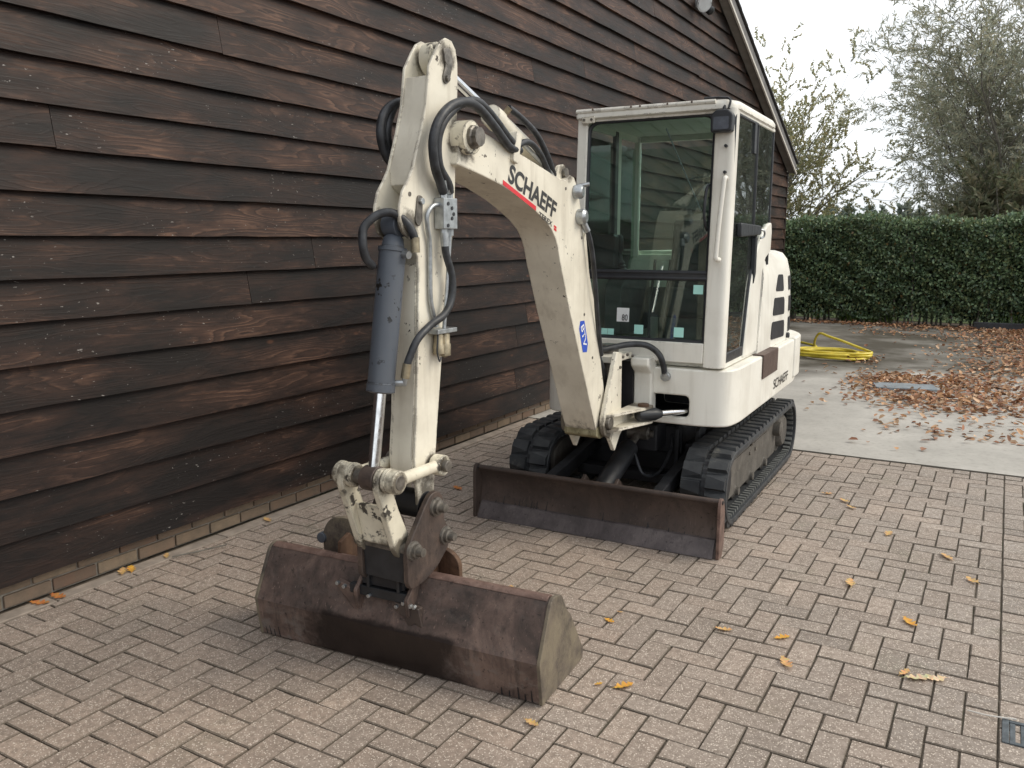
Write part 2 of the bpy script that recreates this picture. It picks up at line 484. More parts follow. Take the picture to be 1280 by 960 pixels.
# ------------------------------------------------------------------ mesh helpers
def catmull(pts, per=6):
    P = [Vector(p) for p in pts]
    if len(P) < 3:
        return P
    P = [P[0] * 2 - P[1]] + P + [P[-1] * 2 - P[-2]]
    o = []
    for i in range(1, len(P) - 2):
        a, b, c, d = P[i - 1:i + 3]
        for k in range(per):
            t = k / per
            o.append(0.5 * ((2 * b) + (c - a) * t + (2 * a - 5 * b + 4 * c - d) * t * t + (3 * b - a - 3 * c + d) * t ** 3))
    o.append(P[-2])
    return o

def round_poly(pts, rads, n=5):
    """pts 2D, rads per corner (or one) -> polygon with rounded corners"""
    if isinstance(rads, (int, float)):
        rads = [rads] * len(pts)
    o = []
    N = len(pts)
    for i in range(N):
        p = Vector(pts[i])
        a = Vector(pts[i - 1]) - p
        b = Vector(pts[(i + 1) % N]) - p
        r = rads[i]
        if r <= 1e-5:
            o.append(tuple(p))
            continue
        la, lb = a.length, b.length
        d = min(r, la * 0.48, lb * 0.48)
        pa, pb = p + a / la * d, p + b / lb * d
        for k in range(n + 1):
            t = k / n
            q = pa * (1 - t) ** 2 + p * 2 * t * (1 - t) + pb * t * t
            o.append((q.x, q.y))
    return o

class MB:
    def __init__(self):
        self.v, self.f = [], []
    def add(self, vs, fs):
        b = len(self.v)
        self.v += [tuple(x) for x in vs]
        self.f += [tuple(b + i for i in f) for f in fs]
        return self
    def box(self, x0, x1, y0, y1, z0, z1):
        vs = [(x0, y0, z0), (x1, y0, z0), (x1, y1, z0), (x0, y1, z0), (x0, y0, z1), (x1, y0, z1), (x1, y1, z1), (x0, y1, z1)]
        return self.add(vs, [(0, 3, 2, 1), (4, 5, 6, 7), (0, 1, 5, 4), (1, 2, 6, 5), (2, 3, 7, 6), (3, 0, 4, 7)])
    def prism(self, poly, axis, lo, hi):
        """axis 'x': poly=(y,z); 'y': poly=(x,z); 'z': poly=(x,y)"""
        n = len(poly)
        def P(a, b, c):
            return {'x': (c, a, b), 'y': (a, c, b), 'z': (a, b, c)}[axis]
        vs = [P(a, b, lo) for a, b in poly] + [P(a, b, hi) for a, b in poly]
        fs = [tuple(range(n))[::-1], tuple(range(n, 2 * n))]
        for i in range(n):
            j = (i + 1) % n
            fs.append((i, j, n + j, n + i))
        return self.add(vs, fs)
    def tube(self, path, r, n=8, r1=None, caps=True):
        P = [Vector(p) for p in path]
        m = len(P)
        ups = None
        vs, fs = [], []
        T = []
        for i in range(m):
            d = P[min(i + 1, m - 1)] - P[max(i - 1, 0)]
            T.append(d.normalized() if d.length > 1e-9 else Vector((0, 0, 1)))
        ref = Vector((0, 0, 1)) if abs(T[0].z) < 0.9 else Vector((1, 0, 0))
        nrm = T[0].cross(ref).normalized()
        for i in range(m):
            nrm = (nrm - T[i] * nrm.dot(T[i])).normalized()
            bn = T[i].cross(nrm)
            rr = r if r1 is None else r + (r1 - r) * i / max(1, m - 1)
            if isinstance(r, (list, tuple)):
                rr = r[i]
            for k in range(n):
                a = 2 * math.pi * k / n
                vs.append(P[i] + nrm * math.cos(a) * rr + bn * math.sin(a) * rr)
        for i in range(m - 1):
            for k in range(n):
                k2 = (k + 1) % n
                fs.append((i * n + k, i * n + k2, (i + 1) * n + k2, (i + 1) * n + k))
        if caps:
            fs.append(tuple(range(n))[::-1])
            fs.append(tuple((m - 1) * n + k for k in range(n)))
        return self.add(vs, fs)
    def cyl(self, p0, p1, r, r1=None, n=20):
        return self.tube([p0, p1], r, n, r1)
    def lathe(self, p0, axis, prof, n=20):
        """prof: list of (distance along axis, radius)"""
        ax = Vector(axis).normalized()
        p0 = Vector(p0)
        return self.tube([p0 + ax * d for d, _ in prof], [max(1e-4, q) for _, q in prof], n)
    def mesh(self, name):
        me = bpy.data.meshes.new(name)
        me.from_pydata(self.v, [], self.f)
        bm = bmesh.new()
        bm.from_mesh(me)
        bmesh.ops.recalc_face_normals(bm, faces=bm.faces)
        bm.to_mesh(me)
        bm.free()
        return me
    def build(self, name, mat, parent=None, frame=None, bevel=0.0, smooth=True, ang=38, seg=2):
        return link(name, self.mesh(name), mat, parent, frame, bevel, smooth, ang, seg)

WORLDM = {}
def link(name, me, mat, parent=None, frame=None, bevel=0.0, smooth=True, ang=38, seg=2):
    o = bpy.data.objects.new(name, me)
    COL.objects.link(o)
    if mat is not None and not me.materials:
        me.materials.append(MAT[mat] if isinstance(mat, str) else mat)
    frame = frame or Matrix.Identity(4)
    if parent is not None:
        o.parent = parent
        o.matrix_basis = WORLDM[parent.name].inverted() @ frame
    else:
        o.matrix_basis = frame
    WORLDM[o.name] = frame.copy()
    if smooth and len(me.polygons):
        me.polygons.foreach_set('use_smooth', [True] * len(me.polygons))
        me.set_sharp_from_angle(angle=R(ang))
    if bevel > 0:
        b = o.modifiers.new('bevel', 'BEVEL')
        b.width = bevel
        b.segments = seg
        b.limit_method = 'ANGLE'
        b.angle_limit = R(35)
        b.harden_normals = True
    return o

def empty(name, frame):
    o = bpy.data.objects.new(name, None)
    o.empty_display_size = 0.2
    COL.objects.link(o)
    o.matrix_basis = frame
    WORLDM[o.name] = frame.copy()
    return o

def tag(o, label=None, cat=None, group=None, kind=None):
    for k, v in (('label', label), ('category', cat), ('group', group), ('kind', kind)):
        if v:
            o[k] = v
    return o

def text_obj(name, body, mat, parent, frame, height, width, weight=0.0, shear=0.0):
    cu = bpy.data.curves.new(name, 'FONT')
    cu.body = body
    cu.size = 1.0
    cu.offset = weight
    cu.extrude = 0.0
    cu.shear = shear
    tmp = bpy.data.objects.new('tmp_text', cu)
    COL.objects.link(tmp)
    dg = bpy.context.evaluated_depsgraph_get()
    me = bpy.data.meshes.new_from_object(tmp.evaluated_get(dg))
    bpy.data.objects.remove(tmp)
    co = np.array([v.co[:] for v in me.vertices])
    lo, hi = co.min(0), co.max(0)
    for v in me.vertices:
        v.co.x = (v.co.x - lo[0]) / (hi[0] - lo[0]) * width
        v.co.y = (v.co.y - lo[1]) / (hi[1] - lo[1]) * height
        v.co.z = 0.0
    me.name = name
    me.materials.clear()
    return link(name, me, mat, parent, frame, smooth=False)

def plane_frame(base, origin, xdir, ydir):
    x = Vector(xdir).normalized()
    y = Vector(ydir)
    y = (y - x * y.dot(x)).normalized()
    z = x.cross(y)
    m = Matrix.Identity(4)
    for i in range(3):
        m[i][0], m[i][1], m[i][2], m[i][3] = x[i], y[i], z[i], origin[i]
    return base @ m

def boolean_cut(mesh, cutter_mb):
    a = bpy.data.objects.new('tmp_a', mesh)
    b = bpy.data.objects.new('tmp_b', cutter_mb.mesh('tmp_b'))
    COL.objects.link(a)
    COL.objects.link(b)
    md = a.modifiers.new('b', 'BOOLEAN')
    md.object = b
    md.operation = 'DIFFERENCE'
    md.solver = 'EXACT'
    dg = bpy.context.evaluated_depsgraph_get()
    me = bpy.data.meshes.new_from_object(a.evaluated_get(dg))
    bpy.data.objects.remove(a)
    bpy.data.objects.remove(b)
    return me

def in_view(x, y, z=0.0, margin=30):
    P = Vector((x, y, z)) - CAM
    yw, p = R(YAW), R(PITCH)
    F = -P.x * math.sin(yw) + P.y * math.cos(yw)
    Rr = P.x * math.cos(yw) + P.y * math.sin(yw)
    zz = F * math.cos(p) - P.z * math.sin(p)
    yy = F * math.sin(p) + P.z * math.cos(p)
    if zz < 0.1:
        return None
    u, v = 640 + 1050 * Rr / zz, 480 - 1050 * yy / zz
    if -margin < u < 1280 + margin and -margin < v < 960 + margin:
        return zz
    return None

def tone_attr(me, cols):
    """cols: one colour per face"""
    at = me.attributes.new('tone', 'FLOAT_COLOR', 'FACE')
    arr = np.ones((len(me.polygons), 4), np.float32)
    arr[:, :3] = np.asarray(cols, np.float32)
    at.data.foreach_set('color', arr.ravel())

I4 = Matrix.Identity(4)
# ================================================================== SETTING
m = MB()
m.add([(-300, -300, -0.03), (300, -300, -0.03), (300, 300, -0.03), (-300, 300, -0.03)], [(0, 1, 2, 3)])
tag(m.build('ground', 'soil', smooth=False), kind='structure')

# ---- brick paving in herringbone, parallel to the barn wall
PX0, PXJ, PX1, PY0, PY1 = -3.440, 0.100, 2.6, 0.2, 6.335
m = MB()
m.add([(-3.6, -1.5, -0.0105), (3.2, -1.5, -0.0105), (3.2, 6.36, -0.0105), (-3.6, 6.36, -0.0105)], [(0, 1, 2, 3)])
paving = tag(m.build('paving', 'sand', smooth=False), kind='structure')

U = 0.1
def paver_cells():
    out = []
    def emit(x0, x1, y0, y1, lo, hi):
        x0, x1 = max(x0, lo), min(x1, hi)
        y0, y1 = max(y0, PY0), min(y1, PY1)
        if x1 - x0 > 0.025 and y1 - y0 > 0.025:
            out.append((x0, x1, y0, y1))
    for field, (lo, hi, ox, oy) in enumerate(((PX0, PXJ, -3.5, 0.135), (PXJ, PX1, 0.1, 0.135))):
        nx = int((hi - lo) / U) + 4
        ny = int((PY1 - PY0) / U) + 4
        for i in range(-2, nx):
            for j in range(-2, ny):
                k = (i + j) % 4
                x, y = ox + i * U, oy + j * U
                if k == 0:
                    emit(x, x + 2 * U, y, y + U, lo, hi)
                elif k == 2:
                    emit(x, x + U, y, y + 2 * U, lo, hi)
    return out

def paver_geo(x0, x1, y0, y1, cx, cy, rr):
    g = 0.0016 + rr.random() * 0.0013
    x0, x1, y0, y1 = x0 + g, x1 - g, y0 + g, y1 - g
    c = 0.0030
    dz = rr.uniform(-0.0035, 0.0012)
    tx, ty = rr.uniform(-0.014, 0.014), rr.uniform(-0.014, 0.014)
    a = rr.uniform(-0.012, 0.012)
    mx_, my_ = (x0 + x1) / 2, (y0 + y1) / 2
    def P(x, y, z):
        dx, dy = x - mx_, y - my_
        X = mx_ + dx * math.cos(a) - dy * math.sin(a)
        Y = my_ + dx * math.sin(a) + dy * math.cos(a)
        return (X - cx, Y - cy, z + dz + dx * tx + dy * ty)
    j = lambda: rr.uniform(-0.0012, 0.0026)
    vs = [P(x0, y0, -0.03), P(x1, y0, -0.03), P(x1, y1, -0.03), P(x0, y1, -0.03),
          P(x0, y0, -c), P(x1, y0, -c), P(x1, y1, -c), P(x0, y1, -c),
          P(x0 + c + j(), y0 + c + j(), 0), P(x1 - c + j(), y0 + c + j(), 0), P(x1 - c + j(), y1 - c + j(), 0), P(x0 + c + j(), y1 - c + j(), 0)]
    fs = [(8, 9, 10, 11)]
    for q in range(4):
        p = (q + 1) % 4
        fs += [(q, p, 4 + p, 4 + q), (4 + q, 4 + p, 8 + p, 8 + q)]
    return vs, fs

cells = paver_cells()
def paver_tone(x, y, rr):
    grey = min(1, max(0, (x + 2.0) / 2.2)) * 0.75 + min(1, max(0, (y - 3.4) / 3)) * 0.25
    return (min(1, max(0, rr.gauss(0.52, 0.17))), min(1, max(0, grey + rr.uniform(-0.22, 0.22))), 0.0)
scored = []
for c in cells:
    cx, cy = (c[0] + c[1]) / 2, (c[2] + c[3]) / 2
    d = in_view(cx, cy, 0, -8)
    under = (-2.44 < cx < -1.22 and 2.2 < cy < 2.62) or (-2.6 < cx < -1.1 and 3.95 < cy < 6.2)
    scored.append((d if d and not under else 99, c))
scored.sort(key=lambda q: q[0])
rr = random.Random(3)
for d, c in scored[:300]:
    cx, cy = (c[0] + c[1]) / 2, (c[2] + c[3]) / 2
    mb = MB()
    mb.add(*paver_geo(*c, cx, cy, rr))
    me = bpy.data.meshes.new('paver')
    me.from_pydata(mb.v, [], mb.f)
    tn = paver_tone(cx, cy, rr)
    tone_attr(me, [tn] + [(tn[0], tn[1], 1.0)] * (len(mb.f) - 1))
    link('paver', me, 'paver', paving, Matrix.Translation((cx, cy, 0)), smooth=False)
mb = MB()
tones = []
for d, c in scored[300:]:
    g = paver_geo(*c, 0, 0, rr)
    mb.add(*g)
    tn = paver_tone((c[0] + c[1]) / 2, (c[2] + c[3]) / 2, rr)
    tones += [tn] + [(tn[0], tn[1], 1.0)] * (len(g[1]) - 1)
me = bpy.data.meshes.new('paver_field')
me.from_pydata(mb.v, [], mb.f)
tone_attr(me, tones)
tag(link('paver_field', me, 'paver', paving, I4, smooth=False), kind='stuff')
# concrete edging strip along the barn plinth
y = 0.1
while y < 6.3:
    L = min(rnd.uniform(0.92, 1.02), 6.33 - y)
    e = MB().box(-3.528 + rnd.uniform(-0.004, 0.004), -3.446, y + 0.004, y + L - 0.004, -0.03, 0.004 + rnd.uniform(-0.003, 0.003))
    e.build('edging_strip', 'edging', paving, I4, bevel=0.006)
    y += L

# ---- concrete yard
yard = MB()
nx, ny = 30, 22
vs, fs = [], []
for j in range(ny + 1):
    for i in range(nx + 1):
        x, y = -9 + 19 * i / nx, 6.357 + (16.75 - 6.357) * j / ny
        z = 0.004 + 0.012 * math.sin(x * 0.7 + 1) * math.sin((y - 6.36) * 0.5) * (1 if j else 0)
        vs.append((x, y, z if j else 0.0045))
for j in range(ny):
    for i in range(nx):
        a = j * (nx + 1) + i
        fs.append((a, a + 1, a + nx + 2, a + nx + 1))
b = len(vs)
vs += [(-9, 6.357, -0.08), (10, 6.357, -0.08)]
fs.append((b, b + 1, nx, 0))
yard.add(vs, fs)
tag(yard.build('concrete_yard', 'concrete', ang=60), kind='structure')

# ---- barn
barn = tag(empty('barn', Matrix.Translation((-3.545, 8.0, 0))), 'dark stained timber barn with overlapping weatherboards on a low brick plinth', 'barn')
WX, YC, SL = -3.545, 15.70, 0.425      # wall plane, far corner, roof slope
def verge_z(y):
    return 2.725 + SL * (YC - y)
m = MB()
poly = [(-9.0, 0.0), (YC - 0.03, 0.0), (YC - 0.03, verge_z(YC)), (YC - 9.5, verge_z(YC - 9.5)), (-9.0, verge_z(YC - 9.5) + 0.2)]
m.prism(poly, 'x', -9.5, WX - 0.012)
m.build('wall_core', 'mortar', barn, smooth=False)
br = random.Random(21)
for k in range(0, 32):
    z0 = 0.127 + 0.1805 * k
    ymax = min(YC, YC - (z0 + 0.10 - 2.725) / SL) if z0 > 2.55 else YC
    ymin = -8.5
    y = ymin - br.uniform(0.2, 4.6)
    while y < ymax - 0.15:
        L = br.choice((4.4, 5.1, 5.7, 6.2)) if y > -1.5 else br.uniform(4.5, 5.4) + br.uniform(-0.2, 0.2)
        y1 = min(y + L, ymax)
        if ymax - y1 < 0.5:
            y1 = ymax
        drop = br.uniform(-0.004, 0.004) - (0.012 if br.random() < 0.06 else 0)
        n = max(2, int((y1 - y) / 0.22))
        secs = []
        yc = (y + y1) / 2
        sag = [br.uniform(-0.0022, 0.0022) for _ in range(n + 1)]
        bow = br.uniform(-0.003, 0.003)
        for i in range(n + 1):
            yy = y + 0.0016 + (y1 - y - 0.0032) * i / n
            t = i / n * 2 - 1
            ox = bow * (1 - t * t)
            zb = sag[i] + drop
            secs.append([(-3.496 + ox, yy - yc, zb), (-3.530 + ox, yy - yc, 0.198), (-3.538 + ox, yy - yc, 0.198), (-3.5265 + ox, yy - yc, zb + 0.001)])
        b_ = MB()
        vs = [p for s in secs for p in s]
        fs = []
        for i in range(n):
            for q in range(4):
                p = (q + 1) % 4
                fs.append((i * 4 + q, i * 4 + p, i * 4 + 4 + p, i * 4 + 4 + q))
        fs += [(0, 1, 2, 3), (n * 4 + 3, n * 4 + 2, n * 4 + 1, n * 4)]
        b_.add([(x - WX, yy, z) for x, yy, z in vs], fs)
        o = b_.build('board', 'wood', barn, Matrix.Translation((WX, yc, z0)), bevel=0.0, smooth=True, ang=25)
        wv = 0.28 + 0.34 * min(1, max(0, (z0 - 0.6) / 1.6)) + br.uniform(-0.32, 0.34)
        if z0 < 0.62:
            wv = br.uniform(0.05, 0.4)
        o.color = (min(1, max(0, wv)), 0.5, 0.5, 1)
        y = y1
# plinth bricks
for c in range(2):
    z0 = 0.002 + 0.0645 * c
    y = -0.3 - 0.11 * c
    while y < YC - 0.1:
        L = 0.212 + br.uniform(-0.006, 0.006)
        y1 = min(y + L, YC - 0.03)
        mb = MB().box(-0.09, 0.0, -(y1 - y) / 2 + 0.0055, (y1 - y) / 2 - 0.0055, 0.0055, 0.0605)
        mb.build('brick', 'brick', barn, Matrix.Translation((WX + br.uniform(-0.004, 0.004), (y + y1) / 2, z0)), bevel=0.004)
        y = y1
# corner post of the gable
MB().prism([(WX - 0.1, YC - 0.045), (WX + 0.046, YC - 0.045), (WX + 0.046, YC + 0.02), (WX - 0.1, YC + 0.02)], 'z', 0.12, verge_z(YC) + 0.01).build('corner_trim', 'wood', barn, I4, bevel=0.004).color = (0.3, .5, .5, 1)
# roof with verge overhang
OV = 0.17
ya, yb = YC + 0.03, YC - 9.4
def vz(y, d):
    return verge_z(y) + d
m = MB()
m.prism([(ya, vz(ya, 0.04)), (ya, vz(ya, 0.17)), (yb, vz(yb, 0.17)), (yb, vz(yb, 0.04))], 'x', -9.8, WX + OV - 0.03)
roof = m.build('roof', 'slate', barn, I4, smooth=False)
m = MB()
m.prism([(ya, vz(ya, 0.0)), (ya, vz(ya, 0.022)), (yb, vz(yb, 0.022)), (yb, vz(yb, 0.0))], 'x', WX + 0.035, WX + OV - 0.032)
m.build('soffit', 'soffit', roof, I4, smooth=False)
m = MB()
m.prism([(ya, vz(ya, -0.015)), (ya, vz(ya, 0.155)), (yb, vz(yb, 0.155)), (yb, vz(yb, -0.015))], 'x', WX + OV - 0.03, WX + OV)
m.build('bargeboard', 'barge', roof, I4, bevel=0.004)
m = MB()
m.prism([(ya, vz(ya, -0.032)), (ya, vz(ya, 0.012)), (yb, vz(yb, 0.012)), (yb, vz(yb, -0.032))], 'x', WX + OV - 0.012, WX + OV + 0.014)
m.build('verge_trim', 'verge_white', roof, I4, bevel=0.003)
for i in range(27):
    y0 = ya + 0.03 - i * 0.33
    y1 = y0 - 0.36
    m = MB()
    m.prism([(y0, vz(y0, 0.172)), (y0, vz(y0, 0.205)), (y1, vz(y1, 0.190)), (y1, vz(y1, 0.172))], 'x', WX + OV - 0.22, WX + OV + 0.03)
    m.build('verge_tile', 'slate', roof, I4, bevel=0.004)
# security light high on the gable
sec = tag(empty('security_light', Matrix.Translation((WX + 0.05, 10.45, 4.36))), 'pale security lamp with round head under the barn verge', 'lamp')
SF = WORLDM[sec.name]
MB().box(-0.02, 0.04, -0.08, 0.16, -0.05, 0.09).build('mounting_box', 'lightgrey', sec, SF, bevel=0.01)
MB().lathe((0.05, -0.10, 0.0), (0.75, -0.55, -0.42), [(-0.03, 0.03), (0.0, 0.055), (0.07, 0.09), (0.10, 0.10), (0.105, 0.085), (0.09, 0.08), (0.088, 0.0)], 18).build('lamp_head', 'lightgrey', sec, SF)
MB().tube(catmull([(0.03, 0.05, 0.03), (0.12, 0.02, 0.06), (0.09, -0.06, 0.02)], 4), 0.018, 8).build('bracket_arm', 'lightgrey', sec, SF)
MB().lathe((0.06, 0.19, -0.02), (0.7, 0.1, -0.6), [(-0.02, 0.03), (0.0, 0.05), (0.05, 0.055), (0.07, 0.03), (0.075, 0.0)], 14).build('sensor', 'plastic', sec, SF)

# ---- foliage generator
def leaf_mesh(name, pos, dirs, length, width, cols, rng, fold=0.25, mat='foliage'):
    n = len(pos)
    d = dirs / np.linalg.norm(dirs, axis=1, keepdims=True)
    r = rng.normal(size=(n, 3))
    s = np.cross(d, r)
    s /= np.linalg.norm(s, axis=1, keepdims=True) + 1e-9
    nrm = np.cross(s, d)
    L = (length * rng.uniform(0.65, 1.3, n))[:, None]
    W = (width * rng.uniform(0.7, 1.25, n))[:, None]
    p0 = pos
    p1 = pos + d * L * 0.45 + s * W + nrm * W * fold
    p2 = pos + d * L
    p3 = pos + d * L * 0.45 - s * W + nrm * W * fold
    V = np.stack([p0, p1, p2, p3], 1).reshape(-1, 3)
    me = bpy.data.meshes.new(name)
    me.vertices.add(4 * n)
    me.vertices.foreach_set('co', V.astype(np.float32).ravel())
    me.loops.add(4 * n)
    me.loops.foreach_set('vertex_index', np.arange(4 * n, dtype=np.int32))
    me.polygons.add(n)
    me.polygons.foreach_set('loop_start', np.arange(0, 4 * n, 4, dtype=np.int32))
    me.update(calc_edges=True)
    tone_attr(me, cols)
    me.materials.append(MAT[mat])
    return me

def pick_cols(rng, n, palette, var=0.25):
    P = np.array(palette)
    c = P[rng.integers(0, len(P), n)]
    return np.clip(c * rng.uniform(1 - var, 1 + var, (n, 1)), 0, 1)

def make_tree(name, base, stems, slen, lean, levels, kids, twig_len, leaf, palette, seed, label, r0=0.07, group=None, droop=0.0, up=0.35, leaves_per=12, cat='tree', lean_bias=(0, 0)):
    rg = np.random.default_rng(seed)
    wood_mb = MB()
    LP, LD = [], []
    def grow(p, d, length, rad, lev):
        pts, rads = [Vector(p)], [rad]
        q, dd = Vector(p), Vector(d).normalized()
        ns = 5 if lev < levels else 4
        for i in range(ns):
            dd = (dd + Vector(rg.normal(0, 0.16, 3)) + Vector((0, 0, up * 0.12 if lev < levels else -droop * 0.3))).normalized()
            q = q + dd * (length / ns)
            pts.append(q.copy())
            rads.append(rad * (1 - 0.8 * (i + 1) / ns))
        wood_mb.tube(pts, rads, 5 if lev < 2 else 3, caps=False)
        if lev == levels:
            m_ = leaves_per
            for i in range(m_):
                t = rg.uniform(0.1, 1.0) * ns
                a = min(int(t), ns - 1)
                pp = pts[a].lerp(pts[a + 1], t - a)
                LP.append(pp[:])
                v = (pts[a + 1] - pts[a]).normalized() * 0.9 + Vector(rg.normal(0, 0.62, 3)) + Vector((0, 0, -droop))
                LD.append(v[:])
            return
        nk = kids[lev]
        for i in range(nk):
            t = rg.uniform(0.18, 1.0) * ns
            a = min(int(t), ns - 1)
            pp = pts[a].lerp(pts[a + 1], t - a)
            base_d = (pts[a + 1] - pts[a]).normalized()
            side = Vector(rg.normal(0, 1, 3))
            side = (side - base_d * side.dot(base_d)).normalized()
            nd = (base_d * 0.75 + side * rg.uniform(0.5, 1.0) + Vector((0, 0, up * 0.5))).normalized()
            nl = twig_len if lev + 1 == levels else length * rg.uniform(0.38, 0.6)
            grow(pp, nd, nl * rg.uniform(0.7, 1.2), rads[a] * 0.5, lev + 1)
    for s in range(stems):
        a = 2 * math.pi * s / stems + rg.uniform(-0.4, 0.4)
        ln = lean * rg.uniform(0.25, 1.0)
        d = Vector((math.cos(a) * ln + lean_bias[0], math.sin(a) * ln + lean_bias[1], 1))
        grow((math.cos(a) * 0.1, math.sin(a) * 0.1, -0.05), d, slen * rg.uniform(0.75, 1.1), r0, 0)
    F = Matrix.Translation(base)
    root = tag(empty(name, F), label, cat, group)
    wood_mb.build('trunk', 'bark', root, F, ang=80)
    LP, LD = np.array(LP), np.array(LD)
    me = leaf_mesh('crown', LP, LD, leaf[0], leaf[1], pick_cols(rg, len(LP), palette), rg)
    link('crown', me, None, root, F, smooth=False)
    return root

# ---- trees behind the hedge
WIL = [(0.34, 0.36, 0.28), (0.38, 0.39, 0.30), (0.28, 0.30, 0.235), (0.40, 0.38, 0.28), (0.42, 0.39, 0.27)]  # willow leaves, paled to carry sky glare and haze in their colour
make_tree('willow_tree', (0.2, 23.0, 0), 11, 6.4, 0.55, 2, (16, 12), 0.75, (0.15, 0.0125), WIL, 5,
          'tall loose grey-green willow with narrow leaves rising over the hedge', r0=0.05, droop=0.12, leaves_per=36, lean_bias=(-0.08, 0))
make_tree('willow_tree', (2.2, 24.5, 0), 8, 7.6, 0.42, 2, (14, 11), 0.8, (0.15, 0.0135), WIL, 15,
          'second grey-green willow, its narrow-leaved crown grown into the tall one over the hedge', r0=0.055, droop=0.12, leaves_per=32)
make_tree('shrub', (-0.1, 21.0, 0), 18, 2.9, 0.8, 1, (18,), 0.75, (0.16, 0.028), [(0.17, 0.19, 0.105), (0.21, 0.205, 0.13), (0.23, 0.205, 0.125), (0.14, 0.155, 0.095)], 6,
          'dense olive-brown shrub at the foot of the tall willow', r0=0.035, leaves_per=44, cat='shrub')
make_tree('shrub', (-2.2, 22.0, 0), 16, 2.0, 0.9, 1, (16,), 0.6, (0.13, 0.028), [(0.17, 0.185, 0.10), (0.21, 0.20, 0.115), (0.14, 0.155, 0.09)], 16,
          'low pale olive shrub between the willow and the distant trees', r0=0.03, leaves_per=36, cat='shrub')
make_tree('birch_tree', (-6.35, 26.0, 0), 8, 5.3, 0.22, 2, (17, 10), 0.45, (0.072, 0.020), [(0.38, 0.38, 0.21), (0.44, 0.41, 0.23), (0.33, 0.34, 0.21), (0.48, 0.40, 0.21), (0.30, 0.32, 0.20)], 8,
          'slender yellow-green birch standing just behind the barn corner', r0=0.045, leaves_per=36)
make_tree('shrub', (-5.3, 25.0, 0), 14, 2.3, 0.75, 1, (14,), 0.6, (0.12, 0.040), [(0.32, 0.30, 0.13), (0.38, 0.34, 0.15), (0.27, 0.27, 0.13)], 9,
          'yellowish shrub at the foot of the birch behind the barn', r0=0.03, leaves_per=34, cat='shrub')
FAR = [(0.20, 0.235, 0.20), (0.24, 0.265, 0.22), (0.175, 0.21, 0.185)]  # bluish haze of distance is mixed into these leaf colours
for i, (x, y, hgt, lab) in enumerate(((-12.4, 75, 3.6, 'small distant round tree beside the yellowish shrub'),
                                      (-10.4, 80, 3.7, 'broad distant blue-green tree seen over the hedge between birch and willow'),
                                      (-8.0, 78, 3.8, 'distant tree partly hidden by the low olive shrub'),
                                      (-14.8, 82, 4.0, 'distant tree mostly hidden behind the birch'))):
    make_tree('distant_tree', (x, y, 0), 9, hgt, 0.6, 1, (16,), 0.9, (0.38, 0.14), FAR, 40 + i, lab, r0=0.12, leaves_per=26, group='distant trees beyond the hedge')

# ---- hedge
HX0, HX1, HY0, HY1, HZ = -6.5, 6.0, 16.95, 18.0, 1.88
HF = Matrix.Translation((0, HY0, 0))
hedge = tag(empty('hedge', HF), 'long dense dark green clipped hedge along the back of the yard', 'hedge')
rg = np.random.default_rng(77)
N = 84000
px_ = rg.uniform(HX0, HX1, N)
sel = rg.random(N)
pos = np.zeros((N, 3))
pos[:, 0] = px_
topz = HZ + 0.05 * np.sin(px_ * 1.9) + 0.035 * np.sin(px_ * 5.3 + 1)
bulge = 0.10 * np.sin(px_ * 1.3 + 2) + 0.07 * np.sin(px_ * 4.1)
zr = rg.random(N) ** 0.92
front = sel < 0.78
lumps = 0.10 * np.sin(px_ * 6.0 + zr * 11) * np.sin(zr * 14 + px_ * 2.2)
pos[:, 2] = np.where(front, 0.10 + zr * (topz - 0.10), topz + rg.normal(0, 0.045, N))
depth_f = HY0 + 0.12 + bulge * 0.5 + lumps + np.abs(rg.normal(0, 0.12, N)) + 0.10 * np.clip(0.35 - zr, 0, 1) * 3
pos[:, 1] = np.where(front, depth_f, rg.uniform(HY0 + 0.1, HY1, N))
# thin, gappy foot of the hedge
foot = front & (pos[:, 2] < 0.30) & (rg.random(N) < 0.15)
pos[foot, 2] += 0.35
out_d = np.where(front[:, None], np.array([0, -0.8, -0.25]), np.array([0, 0, 0.7])) + rg.normal(0, 0.75, (N, 3))
cols = pick_cols(rg, N, [(0.120, 0.180, 0.095), (0.155, 0.225, 0.112), (0.092, 0.148, 0.084), (0.185, 0.250, 0.122), (0.128, 0.182, 0.108), (0.175, 0.200, 0.090)], 0.42)
yl = rg.random(N) < 0.012
cols[yl] = (0.16, 0.11, 0.04)
loc_p = pos - np.array([0, HY0, 0])
link('foliage', leaf_mesh('foliage', loc_p, out_d, 0.068, 0.022, cols, rg, mat='hedge_leaf'), None, hedge, HF, smooth=False)
mb = MB()
st = random.Random(5)
for i in range(150):
    x = HX0 + (HX1 - HX0) * (i + st.random()) / 150
    y = st.uniform(0.28, 0.85)
    mb.tube([(x, y, -0.03), (x + st.uniform(-.05, .05), y, 0.5), (x + st.uniform(-.2, .2), y + st.uniform(-.1, .1), 1.2), (x + st.uniform(-.3, .3), y, 1.75)], [0.022, 0.018, 0.012, 0.005], 5)
mb.build('stems', 'bark', hedge, HF, ang=80)
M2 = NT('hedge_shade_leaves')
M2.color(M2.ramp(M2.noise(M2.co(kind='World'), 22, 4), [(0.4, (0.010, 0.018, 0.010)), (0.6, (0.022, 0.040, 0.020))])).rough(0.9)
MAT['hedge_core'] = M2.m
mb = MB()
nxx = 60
vs, fs = [], []
